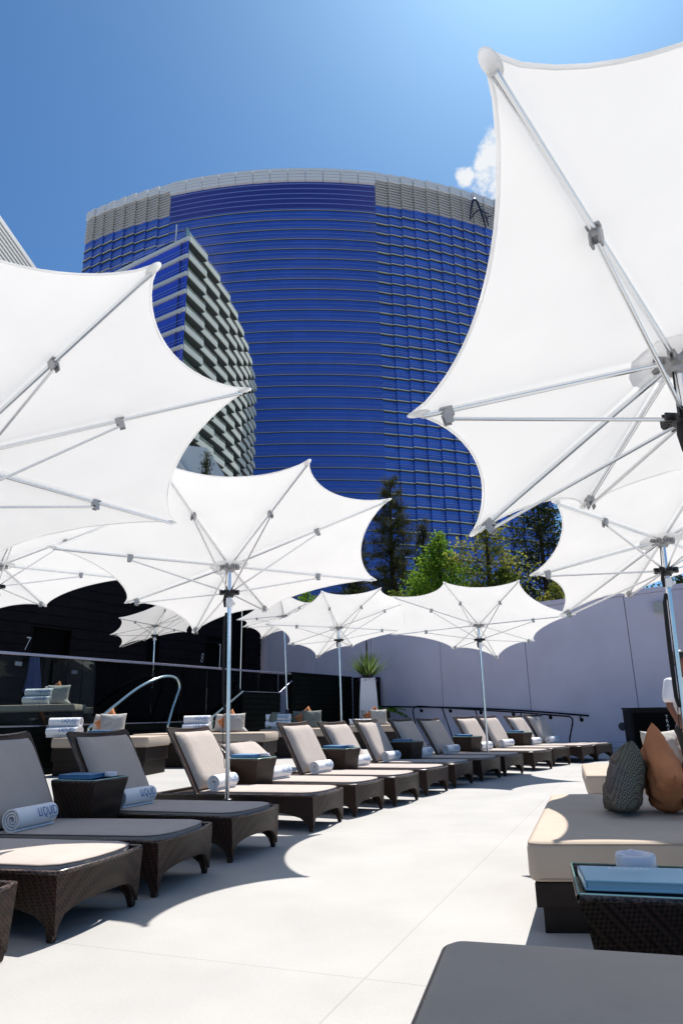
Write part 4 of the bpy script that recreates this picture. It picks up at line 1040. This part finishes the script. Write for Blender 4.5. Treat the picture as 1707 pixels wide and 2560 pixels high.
def leafy(name, label, loc, fronds, L_, mat_, h, seed, w=.03, leaflets=14, cat='plant', up=(.1, .9)):
    rnd = random.Random(seed); root = thing(name, label, cat, loc)
    t_ = MB(); t_.tube([(0, 0, 0), (.03, 0, h * .5), (0, .02, h)], [.10, .085, .07], 8); t_.build('trunk', 'bark', root, smooth=60)
    m = MB()
    for k in range(fronds):
        a = 2 * PI * k / fronds * 2.4; e = rnd.uniform(*up); d = Vector((math.cos(a), math.sin(a), e)).normalized(); pts = []
        for i in range(leaflets + 1):
            q = i / leaflets; pts.append(Vector((0, 0, h)) + d * L_ * q - Vector((0, 0, 1)) * L_ * .55 * q * q)
        m.tube(pts, [.012 * (1 - .7 * i / leaflets) for i in range(leaflets + 1)], 4, False)
        for i in range(2, leaflets + 1):
            tdir = (pts[i] - pts[i - 1]).normalized(); sd = tdir.cross(Vector((0, 0, 1))).normalized(); ll = L_ * .33 * math.sin(PI * (.15 + .8 * i / leaflets))
            for s_ in (-1, 1):
                blade(m, pts[i], sd * s_ + tdir * .7 + Vector((0, 0, rnd.uniform(-.3, .1))), ll, w, .25, 3)
    m.build('fronds', mat_, root)
    return root
leafy('small_palm', 'small yellow green palm plant right of the white planter', (1.55, 25.4, 0), 12, .8, 'bright_leaf', 1.15, 4, .03)
leafy('palm', 'dark palm whose drooping fronds show at the right edge by the box lamp', (10.75, 18.0, 0), 18, 1.5, 'palm_leaf', 4.35, 9, .035, 18, 'palm tree', (-.1, .6))

# ------------------------------------------------------------------ person at the right edge
def skin_mesh(chain, parent_map, radii, sub=2):
    me = bpy.data.meshes.new('sk'); me.from_pydata(chain, parent_map, [])
    ob = bpy.data.objects.new('sk', me); COL.objects.link(ob)
    md = ob.modifiers.new('s', 'SKIN'); md.use_smooth_shade = True
    if not me.skin_vertices: 
        bm = bmesh.new(); bm.from_mesh(me); bm.verts.layers.skin.verify(); bm.to_mesh(me); bm.free()
    for i, r in enumerate(radii):
        me.skin_vertices[0].data[i].radius = r if isinstance(r, tuple) else (r, r)
        me.skin_vertices[0].data[i].use_root = (i == 0)
    s2 = ob.modifiers.new('u', 'SUBSURF'); s2.levels = sub; s2.render_levels = sub
    dg = bpy.context.evaluated_depsgraph_get(); dg.update(); ev = ob.evaluated_get(dg); em = ev.to_mesh()
    vs = [tuple(v.co) for v in em.vertices]; fs = [tuple(p.vertices) for p in em.polygons]; ev.to_mesh_clear()
    bpy.data.objects.remove(ob); return vs, fs
pe = thing('person', 'man in white short sleeved shirt and black trousers behind the right parasol pole', 'person', (4.29, 8.8, 0), R(12))
# local: faces -y, x to viewer's right; his right arm is on the viewer's left (-x)
J = [(0, 0, .95), (0, 0, 1.10), (0, .01, 1.27), (0, .01, 1.42), (0, .0, 1.51), (0, -.02, 1.58), (0, -.025, 1.68), (0, -.02, 1.76),
     (-.19, .01, 1.425), (-.255, .0, 1.16), (-.235, -.10, .95), (-.225, -.14, .88),
     (.19, .01, 1.425), (.255, .02, 1.16), (.25, -.03, .92), (.25, -.05, .85),
     (-.095, 0, .88), (-.10, -.01, .49), (-.10, .02, .10), (-.11, -.13, .045),
     (.095, 0, .88), (.10, -.01, .49), (.10, .02, .10), (.11, -.13, .045)]
E_ = [(0, 1), (1, 2), (2, 3), (3, 4), (4, 5), (5, 6), (6, 7), (3, 8), (8, 9), (9, 10), (10, 11), (3, 12), (12, 13), (13, 14), (14, 15), (0, 16), (16, 17), (17, 18), (18, 19), (0, 20), (20, 21), (21, 22), (22, 23)]
RD = [(.15, .11), (.145, .105), (.165, .115), (.13, .09), .055, .062, (.078, .095), (.06, .075), .058, .043, .030, .028, .058, .043, .030, .028, .085, .062, .040, .035, .085, .062, .040, .035]
vs, fs = skin_mesh(J, E_, RD, 2); m = MB(); m.add(vs, fs)
# fingers of both hands, curled
for sx, w_ in ((-1, J[11]), (1, J[15])):
    for k in range(4):
        b0 = Vector(w_) + Vector((.0, -.015 + .0 * k, -.02)) + Vector((-.018 * sx * 0 + (k - 1.5) * .004, (k - 1.5) * .02, 0)); L_ = (.07, .08, .076, .06)[k]
        m.tube([b0, b0 + Vector((-.008 * sx, -.01, -L_ * .45)), b0 + Vector((-.03 * sx, -.012, -L_ * .8)), b0 + Vector((-.045 * sx, -.01, -L_ * .75))], [.010, .0095, .0085, .006], 7)
    b0 = Vector(w_) + Vector((-.01 * sx, -.03, .0)); m.tube([b0, b0 + Vector((-.025 * sx, -.03, -.03)), b0 + Vector((-.035 * sx, -.035, -.055))], [.012, .011, .008], 7)
# nose, ears
m.tube([(0, -.118, 1.70), (0, -.135, 1.665), (0, -.118, 1.655)], [.010, .015, .010], 7)
for sx in (-1, 1): ellipsoid(m, (sx * .082, -.01, 1.675), Vector((.008, 0, 0)), Vector((0, .018, 0)), Vector((0, 0, .032)))
m.build('body', 'skin_brown', pe, smooth=180)
m = MB()
for sx in (-1, 1): ellipsoid(m, (sx * .031, -.112, 1.695), Vector((.012, 0, 0)), Vector((0, .006, 0)), Vector((0, 0, .006)))
ellipsoid(m, (0, -.118, 1.625), Vector((.024, 0, 0)), Vector((0, .005, 0)), Vector((0, 0, .006)))
m.build('face_features', 'hair_black', pe, smooth=180)
m = MB(); ellipsoid(m, (0, .012, 1.758), Vector((.098, 0, 0)), Vector((0, .112, 0)), Vector((0, 0, .085))); ellipsoid(m, (0, .045, 1.69), Vector((.08, 0, 0)), Vector((0, .06, 0)), Vector((0, 0, .08)))
m.build('hair', 'hair_black', pe, smooth=180)
J2 = [(0, 0, .99), (0, 0, 1.12), (0, .01, 1.27), (0, .01, 1.42), (0, .005, 1.485), (-.195, .01, 1.42), (-.24, .005, 1.27), (-.258, 0, 1.17), (.195, .01, 1.42), (.24, .01, 1.27), (.26, .02, 1.17)]
vs, fs = skin_mesh(J2, [(0, 1), (1, 2), (2, 3), (3, 4), (3, 5), (5, 6), (6, 7), (3, 8), (8, 9), (9, 10)], [(.185, .135), (.175, .128), (.19, .135), (.155, .105), .07, .085, .08, .082, .085, .08, .082], 2)
m = MB(); m.add(vs, fs); m.build('shirt', 'shirt_white', pe, smooth=180)
J3 = [(0, 0, .99), (0, 0, .9), (-.10, 0, .82), (-.105, -.01, .49), (-.105, .02, .10), (.10, 0, .82), (.105, -.01, .49), (.105, .02, .10)]
vs, fs = skin_mesh(J3, [(0, 1), (1, 2), (2, 3), (3, 4), (1, 5), (5, 6), (6, 7)], [(.175, .13), (.17, .13), .108, .085, .075, .108, .085, .075], 2)
m = MB(); m.add(vs, fs); m.build('trousers', 'pants_black', pe, smooth=180)
m = MB(); m.lathe([(.028, 0), (.032, .01), (.032, .13), (.014, .17), (.014, .2), (.008, .202)], (0, 0, 0), 14); bo = m.build('bottle', 'ash_glass', None, smooth=40)
bo.location = (4.14, 8.62, 1.02); tag(bo, 'small clear bottle held at the belt of the standing man', 'bottle')

# ------------------------------------------------------------------ blue tower
TO = Vector((-12.0, 298.5, 0)); TR, TZ = 141.0, 151.3
def tp(phi, r, z): return Vector((TO.x + r * math.sin(phi), TO.y - r * math.cos(phi), z))
tw = thing('hotel_tower', 'huge curved blue glass hotel tower with pale floor lines and white louvred crown', 'tower', tp(0, TR, 0))
W = tw.location
P0, PL, PR_, P1 = R(-27.7), R(-14.9), R(9.5), R(30)
def arc(m, p0, p1, r0, r1, z0, z1, n):
    vs = []; fs = []
    for i in range(n + 1):
        p = p0 + (p1 - p0) * i / n
        for r, z in ((r0, z0), (r1, z0), (r1, z1), (r0, z1)): vs.append(tp(p, r, z) - W)
    for i in range(n):
        for k in range(4): a = i * 4 + k; b = i * 4 + (k + 1) % 4; fs.append((a, b, b + 4, a + 4))
    fs += [(0, 3, 2, 1), (n * 4, n * 4 + 1, n * 4 + 2, n * 4 + 3)]
    m.add(vs, fs)
FH = 3.23; ZTOP = 137.4
# one smooth middle glass; varying reflections are painted into its pane colours
m = MB(); m2 = MB(); rnd = random.Random(11); nb = 15
zf = [ZTOP - FH * i for i in range(43)]
arc(m, PL, PR_, TR - .6, TR, 0, 151, 40); m.build('curtain_glass', 'tower_glass', tw, smooth=20)
arc(m2, P0, PL, TR - 1.6, TR - 1.0, 0, 141, 16); m2.build('recessed_glass', 'tower_glass_light', tw, smooth=20)
m2 = MB(); arc(m2, PR_, P1, TR - 1.6, TR - 1.0, 0, 141, 24); m2.build('recessed_glass', 'tower_glass_light', tw, smooth=20)
m = MB(); arc(m, PL + .001, PR_ - .001, TR + .01, TR + .10, 138.2, 147.0, 40); m.build('dark_band', 'tower_band', tw, smooth=20)
m = MB()
for k in range(5): arc(m, PL, PR_, TR + .10, TR + .3, 139.6 + k * 1.7, 139.75 + k * 1.7, 40)
m.build('band_lines', 'tower_line', tw)
bayL = [P0 + (PL - P0) * i / 8 for i in range(9)]; bayR = [PR_ + (P1 - PR_) * i / 13 for i in range(14)]
for i, z in enumerate(zf):
    if z < 4: break
    m = MB()
    arc(m, PL, PR_, TR - .05, TR + .24, z, z + .12, 40)
    led = m.build('floor_ledge', 'tower_fin', tw)
    d = MB(); arc(d, PL, PR_, TR - .05, TR + .18, z - .14, z - .003, 40); d.build('ledge_shade_strip', 'tower_ledge_shade', led)  # solid dark strip, painted shade below the ledge
    t_ = MB()
    for dz in (.42, .74, 1.06, 2.1): arc(t_, PL, PR_, TR - .02, TR + .08, z + dz, z + dz + .055, 40)
    t_.build('mullion_lines', 'tower_line', led)
    # serrated wings: every bay's sun shade steps out and up against its neighbour
    for bays, sgn in ((bayL, 1), (bayR, -1)):
        s_ = MB(); q_ = MB(); l_ = MB()
        for b, (a0, a1) in enumerate(zip(bays[:-1], bays[1:])):
            lo, hi = (TR - .45, TR + .05) if sgn == 1 else (TR + .05, TR - .45)
            for mm, z0, z1, ex in ((s_, z - .05 - .14 * (b % 2), z + .14 - .14 * (b % 2), .22), (q_, z - .48, z - .193, .10), (l_, z + .95, z + 1.05, .05), (l_, z + 1.5, z + 1.6, .05)):
                vs = [tp(a0, TR - 1.3, z0) - W, tp(a0, lo + ex, z0) - W, tp(a1, hi + ex, z0) - W, tp(a1, TR - 1.3, z0) - W]
                vs += [v + Vector((0, 0, z1 - z0)) for v in vs]
                mm.add(vs, [(3, 2, 1, 0), (4, 5, 6, 7), (0, 1, 5, 4), (1, 2, 6, 5), (2, 3, 7, 6), (3, 0, 4, 7)])
        s_.build('wing_sunshade', 'wing_fin', led); q_.build('wing_shade_strip', 'tower_ledge_shade', led); l_.build('wing_lines', 'tower_line', led)  # dark boxes under the sunshades are painted shade
# wing panes: a shallow saw tooth in plan
for bays, sgn in ((bayL, 1), (bayR, -1)):
    m = MB()
    for a0, a1 in zip(bays[:-1], bays[1:]):
        lo, hi = (TR - .6, TR - .1) if sgn == 1 else (TR - .1, TR - .6)
        vs = [tp(a0, lo, 0) - W, tp(a1, hi, 0) - W, tp(a1, TR - 1.2, 0) - W, tp(a0, TR - 1.2, 0) - W]; vs += [v + Vector((0, 0, 140.5)) for v in vs]
        m.add(vs, [(0, 1, 5, 4), (1, 2, 6, 5), (2, 3, 7, 6), (3, 0, 4, 7), (4, 5, 6, 7)])
    m.build('wing_panes', 'tower_glass_light', tw)
# crown louvres
for bays in (bayL, bayR):
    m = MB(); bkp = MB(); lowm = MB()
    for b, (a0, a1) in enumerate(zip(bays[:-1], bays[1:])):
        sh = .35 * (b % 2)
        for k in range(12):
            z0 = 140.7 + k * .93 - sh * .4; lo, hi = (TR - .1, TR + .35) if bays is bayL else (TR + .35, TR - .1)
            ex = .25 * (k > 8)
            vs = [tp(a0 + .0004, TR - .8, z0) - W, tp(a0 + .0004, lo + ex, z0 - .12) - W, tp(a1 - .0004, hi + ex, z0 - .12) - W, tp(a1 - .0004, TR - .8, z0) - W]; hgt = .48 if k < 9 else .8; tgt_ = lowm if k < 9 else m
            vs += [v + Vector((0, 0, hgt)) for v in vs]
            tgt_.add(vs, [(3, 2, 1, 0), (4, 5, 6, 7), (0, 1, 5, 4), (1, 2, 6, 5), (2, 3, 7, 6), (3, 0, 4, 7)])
    m.build('crown_louvres', 'louvre_white', tw); lowm.build('shaded_louvres', 'louvre_shaded', tw)
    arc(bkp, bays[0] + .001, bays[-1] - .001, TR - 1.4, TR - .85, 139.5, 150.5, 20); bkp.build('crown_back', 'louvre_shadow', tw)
for k in range(4):
    m = MB()
    n_ = 12
    for i in range(n_):
        a0 = PL + (PR_ - PL) * i / n_ + .0005; a1 = PL + (PR_ - PL) * (i + 1) / n_ - .0005
        arc(m, a0, a1, TR - .2, TR + .9, 147.3 + k * 1.05, 148.15 + k * 1.05, 3)
    m.build('crown_louvres', 'louvre_white', tw)
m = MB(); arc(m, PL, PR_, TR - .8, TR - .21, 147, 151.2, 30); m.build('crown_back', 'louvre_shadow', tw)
# the script letter sign
m = MB()
def sg(u, z): # u metres to the right of the sign's left end, along the wing
    ph = math.asin((38.6 + u + 12) / TR); return tp(ph, TR + 1.6, z) - W
def stroke(pts, r):
    P_ = [sg(*p) for p in pts]; out = []
    for i in range(len(P_) - 1):
        p0, p1, p2, p3 = P_[max(i - 1, 0)], P_[i], P_[i + 1], P_[min(i + 2, len(P_) - 1)]
        for k in range(5):
            u = k / 5; out.append(.5 * ((2 * p1) + (p2 - p0) * u + (2 * p0 - 5 * p1 + 4 * p2 - p3) * u * u + (3 * p1 - p0 - 3 * p2 + p3) * u ** 3))
    out.append(P_[-1]); n = len(out); m.tube(out, [r * (.45 + .55 * math.sin(PI * i / (n - 1))) for i in range(n)], 6)
stroke([(.2, 139.8), (.5, 142), (1.2, 145.6), (2.1, 147.8), (3.0, 147.2), (4.0, 144.2), (4.8, 140.5), (5.2, 138.6)], .34)
stroke([(.5, 140.4), (1.8, 142.6), (3.4, 144.4), (5.4, 144.2), (6.6, 144.1)], .26)
stroke([(5.4, 143.8), (5.7, 141.6), (6.1, 139.4)], .26); stroke([(5.6, 141.8), (6.4, 143.2), (7.4, 143.6)], .22)
m.build('letter_sign', 'sign_navy', tw, smooth=60)

# ------------------------------------------------------------------ balcony tower in front of it
B2 = [(-20.72, 79.54), (-19.62, 84.44), (-18.73, 89.63), (-18.03, 94.7), (-17.59, 99.77), (-17.37, 105.17), (-17.24, 110.2), (-17.3, 115.5), (-17.5, 121), (-17.8, 126)]
BL = (-30.64, 85.46)
bt = thing('balcony_tower', 'mid height apartment tower with blue glass side and rows of pale green white balconies', 'building', (-20.72, 79.54, 0))
br = lambda p, z: Vector((p[0], p[1], z)) - bt.location
ZB, FB2 = 66.1, 2.86
m = MB(); inner = [(p[0] - 1.2, p[1] + .3) for p in B2]
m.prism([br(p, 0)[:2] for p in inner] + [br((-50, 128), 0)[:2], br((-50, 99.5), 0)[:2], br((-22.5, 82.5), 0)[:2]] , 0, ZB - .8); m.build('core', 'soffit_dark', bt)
lft = MB(); lu = Vector((BL[0] - B2[0][0], BL[1] - B2[0][1])).normalized(); far = (B2[0][0] + lu.x * 34, B2[0][1] + lu.y * 34)
lft.seg(br(far, 0)[:2], br(B2[0], 0)[:2], 0, ZB - 1, -.09, -.02); lft.build('blue_glass', 'block_blue_glass', bt)
nrm_l = Vector((lu.y, -lu.x, 0)) if lu.y < 0 else Vector((-lu.y, lu.x, 0))
for i in range(23):
    z = ZB - i * FB2
    m = MB(); m.seg(br(far, 0)[:2], br((B2[0][0] + .1, B2[0][1] - .05), 0)[:2], z - .95, z - .42, -.38, -.1); m.build('glass_ledge', 'ledge_white', bt)
    m = MB(); m.seg(br(far, 0)[:2], br(B2[0], 0)[:2], z + .52, z + .60, -.34, -.28); m.seg(br(far, 0)[:2], br(B2[0], 0)[:2], z + .1, z + .16, -.34, -.28); m.build('glass_rail', 'tower_line', bt)
    row = MB(); gl_ = MB(); sf = MB(); rl = MB()
    for k, (a, b) in enumerate(zip(B2[:-1], B2[1:])):
        a3, b3 = br(a, 0), br(b, 0); u = (b3 - a3).normalized(); n_ = Vector((u.y, -u.x, 0)); 
        if n_.x < 0: n_ = -n_
        a_, b_2 = a3 + u * .05, b3 - u * .35
        pa, pb = a_ + n_ * .0, b_2 + n_ * .62
        zb = z - .95 if k else z - .95
        for mm, off0, off1, z0, z1 in ((row, 0, .12, zb, zb + .92),):
            vs = [pa + n_ * off0, pb + n_ * off0, pb + n_ * off1, pa + n_ * off1]; mm.add([Vector((v.x, v.y, z0)) for v in vs] + [Vector((v.x, v.y, z1)) for v in vs], [(3, 2, 1, 0), (4, 5, 6, 7), (0, 1, 5, 4), (1, 2, 6, 5), (2, 3, 7, 6), (3, 0, 4, 7)])
        # side glass and slab
        vs = [pb + n_ * .1, pb + n_ * .04 + u * .03, b3 - n_ * .6 + u * .03, b3 - n_ * .6]; gl_.add([Vector((v.x, v.y, zb + .05)) for v in vs] + [Vector((v.x, v.y, zb + 1.6)) for v in vs], [(0, 1, 5, 4), (1, 2, 6, 5), (2, 3, 7, 6), (3, 0, 4, 7), (4, 5, 6, 7)])
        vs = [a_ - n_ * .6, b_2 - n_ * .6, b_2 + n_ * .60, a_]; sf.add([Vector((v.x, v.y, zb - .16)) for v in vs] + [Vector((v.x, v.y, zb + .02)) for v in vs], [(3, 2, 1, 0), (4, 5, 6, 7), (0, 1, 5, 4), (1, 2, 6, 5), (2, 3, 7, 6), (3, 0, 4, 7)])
        vs = [a_ - n_ * .55, b3 - n_ * .55, b3 - n_ * .65, a_ - n_ * .65]; gl_.add([Vector((v.x, v.y, zb + .1)) for v in vs] + [Vector((v.x, v.y, zb + FB2 - .3)) for v in vs], [(0, 1, 5, 4), (2, 3, 7, 6), (4, 5, 6, 7)])
        rl.tube([pa + Vector((0, 0, zb + 1.3)), pb + Vector((0, 0, zb + 1.3))], .03, 4); 
        for q in (.02, .5, .98): p = pa.lerp(pb, q); rl.tube([p + Vector((0, 0, zb + .9)), p + Vector((0, 0, zb + 1.3))], .025, 4)
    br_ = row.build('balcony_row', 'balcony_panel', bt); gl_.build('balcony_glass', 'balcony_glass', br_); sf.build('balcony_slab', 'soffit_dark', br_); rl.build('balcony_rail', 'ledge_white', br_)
m = MB(); m.tube([br((-24.3, 85.5), ZB - 1), br((-24.3, 85.5), ZB + 6.8)], .10, 6); m.build('mast', 'ledge_white', bt)
# grey ribbed building at the far left
rbld = thing('ribbed_building', 'grey ribbed building corner above the left parasol at the left edge', 'building', (-41.5, 60, 0))
m = MB(); m.prism([(0, 0), (0.9, 60), (-40, 60), (-40, 0)], 0, 58.9); m.build('block', 'rib_grey', rbld)
m = MB()
for k in range(40): m.box((.45, 30, 58.5 - k * .62), (.75, 30.2, .13))
m.build('ribs', 'ledge_white', rbld)
m = MB(); m.box((-19, 30, 59.15), (20, 30.6, .22)); m.build('roof_edge', 'ledge_white', rbld)
# pale rendered parapet building with a small roof tree
pb_ = thing('parapet_building', 'pale rendered building with a sloping parapet at the foot of the balcony tower', 'building', (-12, 46, 0))
m = MB(); v = [(-9, 0, 0), (4.2, 0, 0), (4.2, 0, 16.8), (2.2, 0, 20.0), (-9, 0, 21.6)]
m.add([(x, 0, z) for x, y, z in v] + [(x, 9, z) for x, y, z in v], [(0, 1, 2, 3, 4), (9, 8, 7, 6, 5)] + [(i, i + 5, (i + 1) % 5 + 5, (i + 1) % 5) for i in range(5)]); m.build('wall', 'pale_render', pb_)
m = MB(); m.tube([(-.9, -.15, 20.4), (1.2, -.15, 17.6), (2.6, -.15, 15.6)], .10, 6); m.build('rake_trim', 'ledge_white', pb_)

# ------------------------------------------------------------------ trees behind the wall
def tree(name, label, loc, h, spread, mat_, kind, seed, base=.25, n=5200, leaf=.16, cat='tree', group='trees behind the lavender wall'):
    rnd = random.Random(seed); root = thing(name, label, cat, loc, 0, group)
    t_ = MB(); t_.tube([(0, 0, 0), (.06, .02, h * .35), (-.05, .03, h * .7), (0, 0, h * .97)], [.05 + h * .016, .04 + h * .012, .03 + h * .006, .015], 8)
    ends = []; nb = int(30 + h * 2.2)
    for k in range(nb):
        q = base + (1 - base) * (k + rnd.random()) / nb; a = k * 2.39996 + rnd.uniform(-.5, .5); z = h * q * .97
        if kind == 'pine': r = spread * (1 - q) ** .75 * (.45 + .55 * rnd.random()) * (1.0 if q > base + .12 else .8) + .18; rise = .05 + .55 * q
        elif kind == 'oval': r = spread * max(.15, math.sin(PI * min(1, (q - base) / (1 - base) * .86 + .12))) * (.5 + .5 * rnd.random()); rise = .55
        else: r = spread * max(.2, math.sin(PI * min(1, (q - base) / (1 - base) * .9 + .08))) * (.3 + .7 * rnd.random()); rise = .5
        s = Vector((0, 0, z * .96)); e = Vector((r * math.cos(a), r * math.sin(a), min(h, z + r * rise * .6 - .02 * r * r)))
        mid = s.lerp(e, .55) + Vector((0, 0, .06 * r)); t_.tube([s, mid, e], [.035 * (1 - q) + .022, .02, .007], 5, False)
        ends.append((s, mid, e, r))
        for kk in range(2):
            v_ = rnd.uniform(.4, .9); b0 = s.lerp(e, v_); d = Vector((rnd.uniform(-1, 1), rnd.uniform(-1, 1), rnd.uniform(-.1, .7))) * r * .35
            t_.tube([b0, b0 + d], [.012, .005], 4, False); ends.append((b0, b0 + d * .5, b0 + d, r * .5))
    t_.build('trunk', 'bark', root, smooth=70)
    vs = []; fs = []
    tot = sum(e[3] + .2 for e in ends)
    for (s, mid, e, r) in ends:
        cnt = max(3, int(n * (r + .2) / tot)); 
        dens = rnd.uniform(.25, 1.5) if kind != 'oval' else rnd.uniform(.6, 1.3)
        for _ in range(int(cnt * dens)):
            v_ = rnd.betavariate(2.6, 1.3) if kind != 'pine' else rnd.betavariate(2.0, 1.2)
            p = s.lerp(e, v_) + Vector((rnd.gauss(0, 1), rnd.gauss(0, 1), rnd.gauss(0, .8))) * (.10 + .16 * r * (.6 if kind == 'pine' else 1.0))
            if kind == 'pine':
                d = ((e - s).normalized() * .7 + Vector((rnd.uniform(-1, 1), rnd.uniform(-1, 1), rnd.uniform(-.2, 1)))).normalized()
                for _k in range(3):
                    d2 = (d + Vector((rnd.uniform(-.5, .5), rnd.uniform(-.5, .5), rnd.uniform(-.5, .5)))).normalized(); sd = d2.cross(Vector((rnd.uniform(-1, 1), rnd.uniform(-1, 1), .3))).normalized(); L_ = leaf * rnd.uniform(1.2, 2.1)
                    o = len(vs); vs += [p - sd * leaf * .10, p + sd * leaf * .10, p + d2 * L_]; fs.append((o, o + 1, o + 2))
            else:
                d = Vector((rnd.uniform(-1, 1), rnd.uniform(-1, 1), rnd.uniform(-.6, .6))).normalized(); sd = d.cross(Vector((rnd.uniform(-1, 1), rnd.uniform(-1, 1), rnd.uniform(-1, 1)))).normalized(); L_ = leaf * rnd.uniform(.6, 1.2)
                o = len(vs); vs += [p - d * L_ * .5, p + sd * L_ * .32, p + d * L_ * .5, p - sd * L_ * .32 + Vector((0, 0, .01))]; fs.append((o, o + 1, o + 2, o + 3))
    me = bpy.data.meshes.new('crown'); me.from_pydata(vs, [], fs); me.materials.append(MATS[mat_])
    o = bpy.data.objects.new('crown', me); COL.objects.link(o); o.parent = root
    return root
tree('pine_tree', 'tallest dark pine between the left and right parasols', (2.75, 36, 0), 14.3, 3.6, 'pine_needles', 'pine', 21, .22, 10500, .15)
tree('pine_tree', 'bushy dark pine just behind the tip of the left centre parasol', (.75, 36.5, 0), 11.2, 3.6, 'pine_needles', 'pine', 22, .2, 9000, .15)
tree('pine_tree', 'shorter dark pine top right behind the tallest pine', (4.6, 37, 0), 11.9, 2.6, 'pine_needles', 'pine', 23, .25, 4800, .16)
tree('leafy_tree', 'bright yellow green oval tree right of the tallest pine', (4.75, 32.2, 0), 9.9, 1.95, 'bright_leaf', 'oval', 24, .3, 12500, .16)
tree('leafy_tree', 'sparse yellowing tree below the tip of the largest parasol', (6.95, 31.3, 0), 10.9, 2.3, 'yellow_leaf', 'sparse', 25, .25, 5600, .17)
tree('leafy_tree', 'dark dense tree between the largest parasol and the right one', (11.6, 38, 0), 14.5, 3.0, 'dark_leaf', 'oval', 26, .25, 9500, .2)
tree('leafy_tree', 'dark green tree rising behind the right parasol', (14.8, 38, 0), 13.0, 3.0, 'dark_leaf', 'oval', 27, .25, 6000, .2)
tree('leafy_tree', 'low green tree at the foot of the tallest pine', (2.6, 31.2, 0), 6.6, 2.1, 'mid_leaf', 'oval', 28, .3, 9500, .16)
tree('leafy_tree', 'low green tree left of the pines, seen through the gap above the far parasol', (-1.9, 35.2, 0), 7.6, 1.8, 'bright_leaf', 'oval', 29, .3, 5000, .15)
tree('leafy_tree', 'low shadowy tree between the far parasols under the pines', (.4, 32.6, 0), 7.2, 1.9, 'dark_leaf', 'oval', 30, .3, 5000, .15)
tree('leafy_tree', 'low yellow green tree between the far wall parasol and the right parasol', (9.7, 30.5, 0), 6.9, 1.8, 'yellow_leaf', 'oval', 31, .3, 5200, .15)
tree('leafy_tree', 'low olive tree under the sparse yellowing tree', (7.3, 30.2, 0), 7.6, 1.9, 'mid_leaf', 'oval', 32, .3, 8000, .15)
tree('leafy_tree', 'dark low tree above the wall at the right edge', (14.0, 27.5, 0), 6.6, 2.2, 'dark_leaf', 'oval', 33, .3, 4500, .15)
tree('roof_pine', 'small dark pine in front of the pale parapet building', (-9.25, 43.5, 0), 19.2, 1.0, 'pine_needles', 'pine', 34, .6, 2500, .16, 'tree', None)

tree('leafy_tree', 'tall tree close behind the wall, its crown hidden behind the two right parasols', (8.75, 23.3, 0), 13.4, 2.1, 'mid_leaf', 'oval', 35, .62, 7500, .2)
